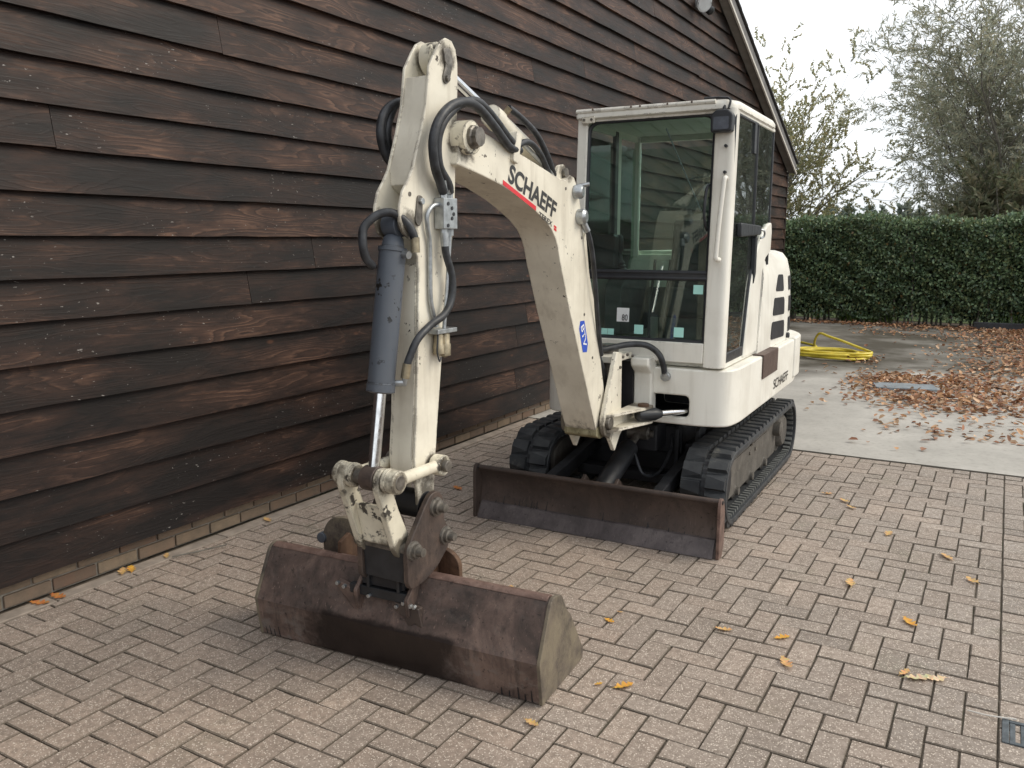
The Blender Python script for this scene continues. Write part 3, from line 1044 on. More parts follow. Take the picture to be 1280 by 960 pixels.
for i in range(nxx + 1):
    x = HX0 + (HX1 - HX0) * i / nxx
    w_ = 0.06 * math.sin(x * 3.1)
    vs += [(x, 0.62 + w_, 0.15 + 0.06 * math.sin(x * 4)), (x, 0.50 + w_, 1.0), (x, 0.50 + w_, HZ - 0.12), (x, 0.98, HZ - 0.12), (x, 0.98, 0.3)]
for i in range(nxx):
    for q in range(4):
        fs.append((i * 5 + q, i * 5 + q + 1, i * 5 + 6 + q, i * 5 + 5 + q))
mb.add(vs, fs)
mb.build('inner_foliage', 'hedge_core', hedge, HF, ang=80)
# grass showing through at the foot of the hedge
n = 9000
gx = rg.uniform(-4, 6, n)
cl = (np.sin(gx * 2.2 + 0.6) + 0.55 * np.sin(gx * 5.1)) > 0.15
gx = gx[cl]
n = len(gx)
gp = np.stack([gx, rg.uniform(17.3, 19.5, n), np.full(n, -0.03)], 1)
gd = rg.normal(0, 0.28, (n, 3)) + np.array([0, 0, 1])
tag(link('grass', leaf_mesh('grass', gp, gd, 0.30, 0.012, pick_cols(rg, n, [(0.12, 0.20, 0.03), (0.16, 0.25, 0.045), (0.09, 0.15, 0.03)]), rg, mat='grass'), None, smooth=False), 'bright green grass behind the foot of the hedge', 'grass', kind='stuff')
# field beyond the hedge
m = MB().add([(-120, 18.2, -0.022), (120, 18.2, -0.022), (120, 260, -0.022), (-120, 260, -0.022)], [(0, 1, 2, 3)])
MAT['field'] = plain('meadow', (0.075, 0.105, 0.03), 0.9, 0, 0.35, 1.5, 0.3)
tag(m.build('meadow', 'field', smooth=False), kind='structure')

# ================================================================== EXCAVATOR
MF = Matrix.Translation((-1.805, 3.875, 0)) @ Matrix.Rotation(R(1.7), 4, 'Z')     # u right, v away, z up
BF = Matrix.Translation((-1.812, 2.23, 0))                                         # boom plane: t right, s away, z up
KF = Matrix.Translation((-1.8385, 2.2275, 0)) @ Matrix.Rotation(R(4.3), 4, 'Z')    # bucket
EX = tag(empty('excavator', MF), 'cream white tracked mini excavator with cab, raised boom, dozer blade and wide ditching bucket', 'excavator')

def pin(p0, p1, r, name='pin', parent=EX, frame=BF, mat='pin', head=0.0):
    m = MB().cyl(p0, p1, r, n=18)
    return m.build(name, mat, parent, frame, bevel=min(0.004, r * 0.2))

def bolt(p, ax, r=0.012, h=0.01, parent=EX, frame=BF, mat='pin'):
    p = Vector(p)
    ax = Vector(ax).normalized()
    return MB().tube([p - ax * 0.003, p + ax * h], r, 6).build('bolt', mat, parent, frame, bevel=0.0015, ang=20)

# ---------------- tracks
VA, VB, ZC, RO, RI = 0.52, 2.10, 0.223, 0.200, 0.172
def stadium(r, n=14):
    p = [(VB, ZC - r), (VA, ZC - r)]
    for i in range(1, n + 1):
        a = -math.pi / 2 - math.pi * i / n
        p.append((VA + r * math.cos(a), ZC + r * math.sin(a)))
    p.append((VB, ZC + r))
    for i in range(1, n):
        a = math.pi / 2 - math.pi * i / n
        p.append((VB + r * math.cos(a), ZC + r * math.sin(a)))
    return p
PER = 2 * (VB - VA) + 2 * math.pi * RO
def on_track(d, r=RO):
    d = d % PER
    L = VB - VA
    arc = math.pi * RO
    if d < L:
        return (VB - d, ZC - r), (-1, 0)
    d -= L
    if d < arc:
        a = -math.pi / 2 - d / RO
        return (VA + r * math.cos(a), ZC + r * math.sin(a)), (math.sin(a), -math.cos(a))
    d -= arc
    if d < L:
        return (VA + d, ZC + r), (1, 0)
    d -= L
    a = math.pi / 2 - d / RO
    return (VB + r * math.cos(a), ZC + r * math.sin(a)), (math.sin(a), -math.cos(a))

lug = MB()
vs = [(-.054, -.045, -.004), (.054, -.045, -.004), (.054, .042, -.004), (-.054, .042, -.004),
      (-.051, -.040, .020), (.050, -.040, .020), (.050, .004, .020), (-.051, .026, .020)]
lug.add(vs, [(0, 3, 2, 1), (4, 5, 6, 7), (0, 1, 5, 4), (1, 2, 6, 5), (2, 3, 7, 6), (3, 0, 4, 7)])
LUG = lug.mesh('lug')
LUG.materials.append(MAT['track'])
tooth = MB().box(-0.022, 0.022, -0.014, 0.014, 0, 0.02)
TOOTH = tooth.mesh('drive_tooth')
TOOTH.materials.append(MAT['track_dust'])
NLUG = 46
for side in (-1, 1):
    u0 = 0.52 * side
    hw = 0.125
    so, si = stadium(RO), stadium(RI)
    n = len(so)
    belt = MB()
    vs = [(u0 - hw, a, b) for a, b in so] + [(u0 + hw, a, b) for a, b in so] + [(u0 - hw, a, b) for a, b in si] + [(u0 + hw, a, b) for a, b in si]
    fs = []
    for i in range(n):
        j = (i + 1) % n
        fs += [(i, j, n + j, n + i), (2 * n + i, 3 * n + i, 3 * n + j, 2 * n + j), (i, 2 * n + i, 2 * n + j, j), (n + i, n + j, 3 * n + j, 3 * n + i)]
    belt.add(vs, fs)
    tr = belt.build('track', 'track', EX, MF, bevel=0.004)
    tr['label'] = 'black rubber crawler track with staggered lugs'
    for i in range(NLUG):
        for row in (-1, 1):
            d = (i + (0.5 if row > 0 else 0)) * PER / NLUG
            (v, z), (tv, tz) = on_track(d)
            F = Matrix(((1, 0, 0, u0 + row * 0.0665), (0, tv, -tz, v), (0, tz, tv, z), (0, 0, 0, 1)))
            if row < 0:
                F = F @ Matrix.Rotation(math.pi, 4, 'Z')
            link('lug', LUG, None, tr, MF @ F, smooth=False)
    # metal link windows between the two rows of lugs
    lk = MB()
    for i in range(NLUG):
        (v, z), (tv, tz) = on_track((i + 0.25) * PER / NLUG, RO + 0.001)
        for q in (0.0, 0.5):
            (v, z), (tv, tz) = on_track((i + q) * PER / NLUG, RO + 0.002)
            a, b = 0.011, 0.013
            lk.add([(u0 - a, v - tv * b, z - tz * b), (u0 + a, v - tv * b, z - tz * b), (u0 + a, v + tv * b, z + tz * b), (u0 - a, v + tv * b, z + tz * b)], [(0, 1, 2, 3)])
    tag(lk.build('link_windows', 'frame_black', tr, MF, smooth=False), kind='stuff')
    # drive teeth inside the belt: one joined part
    tt = MB()
    for i in range(90):
        (v, z), (tv, tz) = on_track(i * PER / 90, RI)
        nv, nz_ = tz, -tv
        for uo in (-0.085, 0.085):
            a, b, h = 0.022, 0.010, 0.016
            P = []
            for hh in (0, h):
                for su, sv in ((-1, -1), (1, -1), (1, 1), (-1, 1)):
                    P.append((u0 + uo + su * a, v + sv * tv * b + nv * hh, z + sv * tz * b + nz_ * hh))
            tt.add(P, [(0, 1, 2, 3), (4, 7, 6, 5), (0, 4, 5, 1), (1, 5, 6, 2), (2, 6, 7, 3), (3, 7, 4, 0)])
    tag(tt.build('drive_teeth', 'track_dust', tr, MF, smooth=False), kind='stuff')
    # side frame, wheels and rollers
    fo = side * 0.075
    prof = round_poly([(0.50, 0.088), (1.98, 0.088), (1.98, 0.30), (1.78, 0.345), (0.62, 0.352), (0.50, 0.30)], 0.05)
    sf = MB().prism(prof, 'x', min(u0 - side * 0.085, u0 + side * 0.045), max(u0 - side * 0.085, u0 + side * 0.045))
    sfo = sf.build('side_frame', 'track_frame', tr, MF, bevel=0.008)
    MB().prism(round_poly([(0.66, 0.22), (1.74, 0.22), (1.70, 0.30), (0.72, 0.305)], 0.02), 'x', u0 + side * 0.044, u0 + side * 0.052).build('cover_plate', 'track_frame', tr, MF, bevel=0.003)
    MB().cyl((u0 - 0.06, VA + 0.02, ZC), (u0 + 0.06, VA + 0.02, ZC), 0.158, n=32).build('idler', 'frame_black', tr, MF, bevel=0.01)
    MB().lathe((u0 - side * 0.07, VB - 0.02, ZC), (side, 0, 0), [(0, 0.15), (0.105, 0.15), (0.11, 0.118), (0.135, 0.112), (0.15, 0.095), (0.152, 0.0)], 32).build('sprocket_hub', 'track_frame', tr, MF)
    MB().lathe((u0 + side * 0.04, VB - 0.19, ZC + 0.045), (side, 0, 0), [(0, 0.05), (0.05, 0.05), (0.058, 0.035), (0.06, 0.0)], 16).build('grease_cap', 'track_frame', tr, MF)
    for v in (0.86, 1.22, 1.60):
        MB().lathe((u0 - side * 0.09, v, 0.104), (side, 0, 0), [(0, 0.035), (0.02, 0.050), (0.125, 0.050), (0.14, 0.026), (0.158, 0.024), (0.160, 0.0)], 18).build('roller', 'track_frame', tr, MF)
    for v, z in ((1.15, 0.265), (1.30, 0.26), (1.20, 0.315)):
        bolt((u0 + side * 0.051, v, z), (side, 0, 0), 0.012, 0.01, tr, MF)

# ---------------- undercarriage
m = MB()
m.prism([(-0.40, 0.85), (0.40, 0.85), (0.40, 1.85), (-0.40, 1.85)], 'z', 0.17, 0.36)
m.prism([(-0.26, 0.78), (0.26, 0.78), (0.30, 1.9), (-0.30, 1.9)], 'z', 0.30, 0.47)
m.box(-0.05, 0.16, 0.62, 0.80, 0.34, 0.50)
chas = m.build('chassis', 'frame_black', EX, MF, bevel=0.012)
MB().cyl((0, 1.28, 0.44), (0, 1.28, 0.575), 0.36, n=40).build('slew_ring', 'frame_black', EX, MF, bevel=0.01)
for sgn in (-1, 1):
    MB().prism([(0.09, 0.14), (0.09, 0.23), (0.45, 0.285), (0.90, 0.35), (0.90, 0.27), (0.45, 0.205)], 'x', sgn * 0.315 - 0.03, sgn * 0.315 + 0.03).build('blade_arm', 'black_paint', EX, MF, bevel=0.006)
MB().prism([(-0.33, 0.60), (0.33, 0.60), (0.33, 0.70), (-0.33, 0.70)], 'z', 0.16, 0.22).build('cross_member', 'frame_black', EX, MF, bevel=0.006)
for uu in (0.24, 0.36):
    MB().prism([(0.74, 0.22), (0.74, 0.46), (0.80, 0.50), (0.88, 0.50), (0.88, 0.22)], 'x', uu - 0.012, uu + 0.012).build('frame_rib', 'black_paint', EX, MF, bevel=0.004)
# blade
def blade_prof():
    front = [(0.0, 0.004), (0.052, 0.088), (0.070, 0.14), (0.072, 0.19), (0.058, 0.24), (0.034, 0.278)]
    back = [(x + 0.016, z + 0.002) for x, z in front]
    return front, back
fr_, bk_ = blade_prof()
low = [(0.0, 0.003), (0.048, 0.086), (0.060, 0.082), (0.016, 0.003)]
bl = MB().prism([(a, b) for a, b in fr_] + [(a, b) for a, b in bk_[::-1]], 'x', -0.688, 0.688)
blade = bl.build('dozer_blade', 'blade', EX, MF, bevel=0.002, ang=50)
blade['label'] = 'worn brown steel dozer blade in front of the tracks'
MB().prism([(-0.014, 0.001), (0.036, 0.084), (0.050, 0.088), (0.002, 0.001)], 'x', -0.672, 0.672).build('cutting_edge', 'blade_edge', blade, MF, bevel=0.002)
MB().cyl((-0.685, 0.040, 0.282), (0.685, 0.040, 0.282), 0.0145, n=12).build('top_bar', 'blade', blade, MF)
for sgn in (-1, 1):
    x = sgn * 0.695
    MB().prism(round_poly([(-0.006, 0.001), (-0.004, 0.27), (0.01, 0.305), (0.045, 0.305), (0.085, 0.24), (0.085, 0.05), (0.05, 0.001)], [0.004, 0.02, 0.02, 0.02, 0.03, 0.03, 0.01]), 'x', x - 0.008, x + 0.008).build('end_plate', 'rust_edge' if sgn > 0 else 'blade', blade, MF, bevel=0.0025)
    MB().cyl((x - 0.012, 0.028, 0.284), (x + 0.012, 0.028, 0.284), 0.010, n=12).build('eyelet', 'frame_black', blade, MF)
rb = random.Random(9)
for i in range(20):
    u = rb.choice((rb.uniform(-0.62, -0.25), rb.uniform(0.2, 0.6), rb.uniform(-0.6, 0.6)))
    hgt = rb.uniform(0.02, 0.05)
    z0 = rb.uniform(0.075, 0.09)
    MB().add([(u, 0.0405, z0 - 0.005), (u + 0.006, 0.0405, z0 - 0.005), (u + 0.003, 0.0640, z0 + hgt), (u + 0.001, 0.0640, z0 + hgt)], [(0, 1, 2, 3)]).build('weld_mark', 'frame_black', blade, MF, smooth=False)
for sgn in (-0.075, 0.115):
    MB().prism([(0.085, 0.10), (0.085, 0.27), (0.13, 0.30), (0.19, 0.25), (0.17, 0.13)], 'x', sgn - 0.009, sgn + 0.009).build('cylinder_lug', 'blade', blade, MF, bevel=0.003)
# blade cylinder
p0, p1 = Vector((0.02, 0.12, 0.215)), Vector((0.05, 0.62, 0.445))
dv = (p1 - p0).normalized()
cyl = MB().lathe(p0 + dv * 0.03, dv, [(-0.03, 0.03), (0, 0.056), (0.37, 0.056), (0.385, 0.048), (0.40, 0.030)], 22).build('blade_cylinder', 'black_paint', EX, MF)
MB().cyl(p0 + dv * 0.42, p1, 0.022).build('cylinder_rod', 'pin', cyl, MF)
MB().lathe(p1 + Vector((-0.06, 0, 0)), (1, 0, 0), [(0, 0.04), (0.12, 0.04), (0.13, 0.022), (0.15, 0.022), (0.151, 0)], 16).build('rod_eye', 'pin', cyl, MF)
MB().tube(catmull([p0 + dv * 0.36 + Vector((0.05, 0, 0)), p0 + dv * 0.30 + Vector((0.12, 0.02, -0.08)), (0.20, 0.55, 0.24), (0.215, 0.70, 0.33), (0.20, 0.78, 0.42)], 6), 0.009, 8).build('blade_hose', 'rubber', EX, MF)

# ---------------- house (upper body)
UB, ZB0, ZB1 = 0.632, 0.565, 0.872
plan = round_poly([(-0.475, 0.40), (0.450, 0.40), (0.605, 0.440), (UB, 0.60), (UB, 2.28), (0.50, 2.66), (-0.42, 2.66), (-0.475, 2.2)], [0.16, 0.03, 0.07, 0.08, 0.25, 0.2, 0.2, 0.3], 7)
body = MB().prism(plan, 'z', ZB0, ZB1).mesh('house_body')
hole = round_poly([(0.145, 0.609), (0.405, 0.609), (0.405, 0.725), (0.145, 0.725)], 0.03)
body = boolean_cut(body, MB().prism(hole, 'y', 0.2, 0.78))
house = link('house_body', body, 'cream_clean', EX, MF, bevel=0.012, seg=3)
house['label'] = 'cream white lower body of the excavator with rounded corners'
h2 = round_poly([(0.1455, 0.6095), (0.4045, 0.6095), (0.4045, 0.7245), (0.1455, 0.7245)], 0.03)
li = MB()
n = len(h2)
li.add([(a, 0.418, b) for a, b in h2] + [(a, 0.775, b) for a, b in h2], [tuple(range(n, 2 * n))] + [(i, (i + 1) % n, n + (i + 1) % n, n + i) for i in range(n)])
li.build('recess_liner', 'frame_black', house, MF)
MB().prism(round_poly([(0.55, 2.10), (UB + 0.012, 2.10), (UB + 0.010, 2.36), (0.50, 2.69), (-0.4, 2.69), (-0.4, 2.10)], [0.0, 0.02, 0.12, 0.16, 0.1, 0.0], 6), 'z', 0.60, 0.885).build('counterweight', 'cream_clean', house, MF, bevel=0.016, seg=3)
st = MB()
st.prism([(0.575, 1.10), (UB + 0.006, 1.10), (UB + 0.006, 1.52), (0.575, 1.52)], 'z', ZB1 + 0.002, ZB1 + 0.008)
st.prism([(1.10, 0.735), (1.52, 0.735), (1.52, ZB1 + 0.007), (1.10, ZB1 + 0.007)], 'x', UB + 0.003, UB + 0.009)
s_ = st.build('step_plate', 'step', house, MF, bevel=0.002)
s_['label'] = 'brown anti-slip plate wrapped over the body edge below the door'
text_obj('body_lettering', 'SCHAEFF', 'ink', house, plane_frame(MF, (UB + 0.0035, 1.46, 0.618), (0, 1, 0), (0, 0, 1)), 0.062, 0.46, 0.008)

# engine hood
hp = round_poly([(0.588, 1.17), (0.590, 2.22), (0.44, 2.60), (-0.40, 2.60), (-0.44, 1.17)], [0.02, 0.24, 0.2, 0.2, 0.02], 8)
lev = [(0.874, 0.0), (1.15, -0.004), (1.33, -0.018), (1.42, -0.045), (1.462, -0.085), (1.478, -0.15)]
hv, hf = [], []
n = len(hp)
cx, cy = 0.05, 1.75
for z, ins in lev:
    for a, b in hp:
        k = 1.0
        d = math.hypot(a - cx, b - cy)
        a2 = a + ins * (a - cx) / d
        b2 = b + ins * (b - cy) / d
        if b < 1.25:
            b2 = 1.15 + max(0, z - 1.0) * 0.42 + (0.06 if z > 1.45 else 0)
        hv.append((a2, b2, z))
for i in range(len(lev) - 1):
    for q in range(n):
        p = (q + 1) % n
        hf.append((i * n + q, i * n + p, (i + 1) * n + p, (i + 1) * n + q))
hf += [tuple(range(n))[::-1], tuple((len(lev) - 1) * n + q for q in range(n))]
hood = MB().add(hv, hf).build('engine_hood', 'cream_clean', EX, MF, ang=32)
hood['label'] = 'rounded cream engine hood with black louvre openings'
def louvre(pts):   # polygon (v,z) laid on the hood side
    q = round_poly(pts, 0.028, 4)
    uo = lambda v, z: 0.5905 - (0.0045 * max(0, (z - 0.87)) / 0.28 if z < 1.15 else 0.0045 + (z - 1.15) * 0.075) + (0.0 if v < 1.80 else -0.012 * (v - 1.80))
    mb = MB()
    k = len(q)
    mb.add([(uo(a, b) + 0.0035, a, b) for a, b in q] + [(uo(a, b) - 0.02, a, b) for a, b in q],
           [tuple(range(k)), tuple(range(k, 2 * k))[::-1]] + [(i, (i + 1) % k, k + (i + 1) % k, k + i) for i in range(k)])
    mb.build('louvre', 'frame_black', hood, MF)
louvre([(1.64, 1.225), (1.90, 1.215), (1.885, 1.325), (1.72, 1.33)])
louvre([(1.55, 1.075), (1.92, 1.06), (1.91, 1.175), (1.59, 1.185)])
louvre([(1.51, 0.925), (1.93, 0.91), (1.925, 1.02), (1.54, 1.035)])
# second column wraps the rear corner
def corner_pt(t, z):
    # walk along the hood plan between the side and the rear corner
    seg = [p for p in hp if p[0] > 0.40 and p[1] > 1.85]
    L = [0.0]
    for i in range(1, len(seg)):
        L.append(L[-1] + math.hypot(seg[i][0] - seg[i - 1][0], seg[i][1] - seg[i - 1][1]))
    for i in range(1, len(seg)):
        if t <= L[i]:
            f = (t - L[i - 1]) / (L[i] - L[i - 1])
            return (seg[i - 1][0] + f * (seg[i][0] - seg[i - 1][0]), seg[i - 1][1] + f * (seg[i][1] - seg[i - 1][1]))
    return seg[-1]
for za, zb in ((0.93, 1.03), (1.07, 1.175), (1.215, 1.31)):
    mb = MB()
    vs, fs = [], []
    for i in range(7):
        a, b = corner_pt(0.03 + 0.20 * i / 6, 0)
        k = 0.006
        dd = math.hypot(a - cx, b - cy)
        for z in (za, zb):
            ins = 0.004 * (z - 0.874) / 0.276 if z < 1.15 else 0.004 + (z - 1.15) * 0.078
            vs.append((a + (k - ins) * (a - cx) / dd, b + (k - ins) * (b - cy) / dd, z))
    for i in range(6):
        fs.append((2 * i, 2 * i + 2, 2 * i + 3, 2 * i + 1))
    mb.add(vs, fs).build('louvre', 'frame_black', hood, MF)
MB().lathe((0.575, 2.03, 0.905), (1, 0.1, 0), [(0, 0.016), (0.03, 0.02), (0.036, 0.014), (0.037, 0)], 12).build('hood_latch', 'plastic', hood, MF)

# ---------------- cab
ZS, ZR = 0.884, 2.20
def lean(mb, k=0.075):
    mb.v = [(a, b + k * max(0, (c - 0.95)) / 1.3, c) for a, b, c in mb.v]
    return mb
m = MB()
m.prism([(-0.30, 0.47), (0.57, 0.47), (0.57, 1.40), (-0.30, 1.40)], 'z', ZS - 0.008, ZS + 0.03)
cab = m.build('cab', 'cream_clean', EX, MF, bevel=0.006)
cab['label'] = 'cream framed operator cab with green tinted glass'
C = lambda mb, name, mat='cream_clean', bev=0.006, **kw: mb.build(name, mat, cab, MF, bevel=bev, **kw)
rp_ = round_poly([(0.470, 0.402), (0.574, 0.402), (0.574, 0.482), (0.552, 0.482), (0.552, 0.452), (0.470, 0.452)], [0.01, 0.085, 0.006, 0.004, 0.02, 0.004], 7)
mb = MB()
zz = [ZS + 0.0, 1.2, 1.6, 2.0, 2.212]
n = len(rp_)
for i, z in enumerate(zz):
    mb.v += [(a, b, z) for a, b in rp_]
for i in range(len(zz) - 1):
    mb.f += [(i * n + q, i * n + (q + 1) % n, (i + 1) * n + (q + 1) % n, (i + 1) * n + q) for q in range(n)]
mb.f += [tuple(range(n))[::-1], tuple((len(zz) - 1) * n + q for q in range(n))]
fpil = C(lean(mb), 'front_pillar', bev=0.003)
C(lean(MB().prism([(-0.298, 0.402), (-0.238, 0.402), (-0.238, 0.452), (-0.298, 0.47)], 'z', ZS, 2.212)), 'front_pillar', bev=0.008)
C(MB().prism([(-0.2375, 0.402), (0.4695, 0.402), (0.4695, 0.45), (-0.2375, 0.45)], 'z', ZS + 0.02, 1.012), 'front_sill')
C(lean(MB().prism([(-0.2375, 0.41), (0.4695, 0.41), (0.4695, 0.45), (-0.2375, 0.45)], 'z', 2.186, 2.212)), 'front_header', bev=0.004)
rf = round_poly([(-0.305, 0.458), (0.582, 0.458), (0.582, 1.47), (-0.305, 1.47)], [0.02, 0.10, 0.12, 0.06], 7)
rfm = MB()
n = len(rf)
for z, ins in ((2.200, 0.012), (2.206, 0.0), (2.226, 0.0), (2.246, 0.016), (2.258, 0.07), (2.266, 0.2)):
    for a, b in rf:
        d = math.hypot(a - 0.14, b - 0.96)
        rfm.v.append((a - ins * (a - 0.14) / d, b - ins * (b - 0.96) / d, z))
for i in range(5):
    rfm.f += [(i * n + q, i * n + (q + 1) % n, (i + 1) * n + (q + 1) % n, (i + 1) * n + q) for q in range(n)]
rfm.f += [tuple(range(n))[::-1], tuple(5 * n + q for q in range(n))]
roof_c = C(rfm, 'cab_roof', bev=0.0, ang=45)
C(MB().prism(round_poly([(0.546, 1.41), (0.570, 1.41), (0.570, 1.43), (0.546, 1.43)], 0.006), 'z', 1.40, 2.205), 'rear_pillar', 'plastic', 0.003)
C(MB().box(-0.298, -0.262, 1.36, 1.40, ZS, 2.195), 'rear_pillar')
C(MB().box(-0.298, -0.270, 1.02, 1.075, 1.35, 2.195), 'side_pillar')
C(MB().box(-0.290, -0.266, 0.965, 1.018, 1.35, 2.195), 'window_seal', 'plastic')
C(MB().box(-0.298, -0.275, 0.472, 1.36, ZS + 0.03, 1.36), 'side_panel')
C(MB().box(-0.298, -0.268, 0.55, 1.36, 2.165, 2.206), 'side_header')
C(MB().box(-0.262, 0.546, 1.375, 1.40, ZS + 0.03, 1.40), 'rear_panel')
C(MB().box(-0.262, 0.546, 1.372, 1.40, 2.165, 2.206), 'rear_header')
C(MB().box(0.548, 0.572, 0.49, 1.43, 2.186, 2.206), 'side_header')
C(MB().box(0.545, 0.573, 0.484, 0.86, ZS + 0.02, 0.945), 'door_sill', 'plastic', 0.004)
qp = [(0.84, 0.890), (0.895, 1.10), (0.945, 1.28), (1.01, 1.414), (1.10, 1.52), (1.22, 1.60), (1.34, 1.645), (1.42, 1.655), (1.44, 1.60), (1.43, 1.48), (1.30, 1.44), (1.225, 1.36), (1.18, 1.08), (1.162, 0.890)]
C(MB().prism(qp, 'x', 0.540, 0.580), 'quarter_panel', bev=0.010, seg=3)
# glass
G = lambda mb, name, mt='glass': mb.build(name, mt, cab, MF, smooth=False)
def pane_front(z0, z1, r_top, r_bot):
    q = round_poly([(-0.235, z0), (0.467, z0), (0.467, z1), (-0.235, z1)], [r_bot, r_bot, r_top, r_top], 6)
    return q
up = pane_front(1.378, 2.186, 0.07, 0.005)
lo = pane_front(1.014, 1.348, 0.005, 0.02)
ws = G(lean(MB().prism(up, 'y', 0.430, 0.434)), 'windscreen')
wl = G(lean(MB().prism(lo, 'y', 0.428, 0.432)), 'lower_windscreen')
for q, nm, par in ((up, 'windscreen_seal', ws), (lo, 'windscreen_seal', wl)):
    loop = [(a, 0.424, b) for a, b in q]
    loop = loop + [loop[0]]
    t_ = MB().tube(loop, 0.0125, 8, caps=False)
    lean(t_).build(nm, 'plastic', par, MF)
C(lean(MB().prism([(-0.236, 0.415), (0.468, 0.415), (0.468, 0.448), (-0.236, 0.448)], 'z', 1.350, 1.376)), 'windscreen_bar', 'plastic', 0.003)
dg_ = round_poly([(0.487, 0.948), (0.855, 0.948), (0.905, 1.13), (0.952, 1.29), (1.0, 1.40), (1.0, 2.185), (0.490, 2.185)], [0.01, 0.01, 0.05, 0.05, 0.02, 0.02, 0.04], 5)
dgl = G(MB().prism(dg_, 'x', 0.560, 0.564), 'door_glass', 'glass_door')
lp = [(0.565, a, b) for a, b in dg_]
MB().tube(lp + [lp[0]], 0.009, 6, caps=False).build('door_seal', 'plastic', dgl, MF)
G(MB().prism([(1.015, 1.45), (1.12, 1.54), (1.24, 1.615), (1.405, 1.66), (1.405, 2.185), (1.015, 2.185)], 'x', 0.560, 0.564), 'side_window', 'glass_door')
C(MB().box(0.556, 0.570, 1.0, 1.014, 1.41, 2.19), 'window_divider', 'plastic', 0.002)
C(MB().box(0.556, 0.574, 0.905, 0.955, 2.02, 2.18), 'door_hinge', 'plastic', 0.003)
G(MB().prism([(0.50, 1.365), (0.96, 1.365), (0.96, 2.125), (0.56, 2.125)], 'x', -0.288, -0.284), 'side_window', 'glass_clear')
G(MB().prism([(1.08, 1.365), (1.355, 1.365), (1.355, 2.125), (1.08, 2.125)], 'x', -0.288, -0.284), 'side_window', 'glass_clear')
G(MB().prism([(-0.26, 1.405), (0.545, 1.405), (0.545, 2.125), (-0.26, 2.125)], 'y', 1.386, 1.390), 'rear_window', 'glass_clear')
C(MB().prism(round_poly([(0.62, 1.565), (1.10, 1.58), (1.10, 1.63), (0.62, 1.64)], 0.015), 'x', 0.566, 0.592), 'door_handle', 'plastic', 0.006)
C(MB().prism(round_poly([(0.985, 1.30), (1.03, 1.36), (1.03, 1.57), (0.985, 1.57)], 0.01), 'x', 0.566, 0.586), 'door_lock', 'plastic', 0.004)
MB().tube(catmull([(0.58, 1.10, 1.61), (0.60, 1.13, 1.60), (0.598, 1.14, 1.57), (0.582, 1.12, 1.56)], 4), 0.006, 6).build('latch_loop', 'zinc', cab, MF)
# grab rail on the front pillar
gr_ = catmull([(0.545, 0.445, 1.860), (0.549, 0.405, 1.858), (0.547, 0.392, 1.83), (0.537, 0.375, 1.66), (0.530, 0.362, 1.48), (0.530, 0.368, 1.455), (0.532, 0.415, 1.450)], 5)
MB().tube(gr_, 0.0125, 10).build('grab_rail', 'cream_clean', cab, MF)
for z in (2.02, 1.89):
    MB().cyl((0.535, 0.440, z), (0.535, 0.462, z), 0.008, n=10).build('plug', 'plastic', cab, MF)
MB().tube(catmull([(0.45, 0.47, 1.83), (0.445, 0.445, 1.80), (0.44, 0.435, 1.70), (0.445, 0.445, 1.63), (0.45, 0.47, 1.60)], 4), 0.008, 8).build('inner_handle', 'plastic', cab, MF)
# work lamp
lampm = lean(MB().prism(round_poly([(0.462, 2.085), (0.568, 2.085), (0.572, 2.17), (0.545, 2.196), (0.485, 2.196), (0.458, 2.17)], 0.012), 'y', 0.345, 0.405))
lam = lampm.build('work_lamp', 'plastic', cab, MF, bevel=0.008)
lam['label'] = 'square black work lamp on the cab front corner'
lean(MB().prism(round_poly([(0.476, 2.097), (0.554, 2.097), (0.554, 2.160), (0.476, 2.160)], 0.008), 'y', 0.3415, 0.350)).build('lens', 'lamp_lens', lam, MF)
MB().tube(catmull([(0.515, 0.46, 2.19), (0.515, 0.475, 2.225), (0.515, 0.50, 2.235)], 4), 0.010, 8).build('lamp_bracket', 'plastic', lam, MF)
MB().tube(catmull([(0.54, 0.45, 2.20), (0.545, 0.46, 2.245), (0.50, 0.49, 2.262), (0.40, 0.50, 2.268)], 4), 0.006, 6).build('lamp_cable', 'rubber', lam, MF)
# rain channel, bracket and bolts along the roof edge
MB().tube([(-0.30, 0.462, 2.243), (0.47, 0.462, 2.243)], 0.011, 8).build('rain_channel', 'cream_clean', cab, MF)
MB().prism(round_poly([(-0.265, 2.175), (-0.19, 2.178), (-0.19, 2.215), (-0.265, 2.212)], 0.006), 'y', 0.452, 0.462).build('bracket_plate', 'cream', cab, MF, bevel=0.003)
for u in (-0.25, -0.206):
    MB().cyl((u, 0.445, 2.196), (u, 0.455, 2.196), 0.007, n=10).build('bolt', 'pin', cab, MF)
for u in (-0.2, 0.02, 0.07, 0.22, 0.35):
    MB().cyl((u, 0.455, 2.245), (u, 0.448, 2.248), 0.005, n=8).build('rivet', 'rust_ear', cab, MF)
# stickers inside the lower screen
for u, z, ww, hh, mt in ((-0.118, 1.03, 0.036, 0.034, 'teal'), (-0.08, 1.03, 0.036, 0.034, 'teal'), (0.075, 1.042, 0.052, 0.05, 'teal'), (0.30, 1.036, 0.054, 0.052, 'teal'), (0.395, 1.268, 0.052, 0.048, 'teal'), (-0.03, 1.105, 0.072, 0.076, 'white')):
    lean(MB().prism([(u, z), (u + ww, z), (u + ww, z + hh), (u, z + hh)], 'y', 0.4255, 0.4268)).build('sticker', mt, cab, MF, smooth=False)
text_obj('sticker_number', '80', 'ink', cab, plane_frame(MF, (0.002, 0.4305, 1.112), (1, 0, 0), (0, 0.058, 1)), 0.034, 0.034, 0.004)
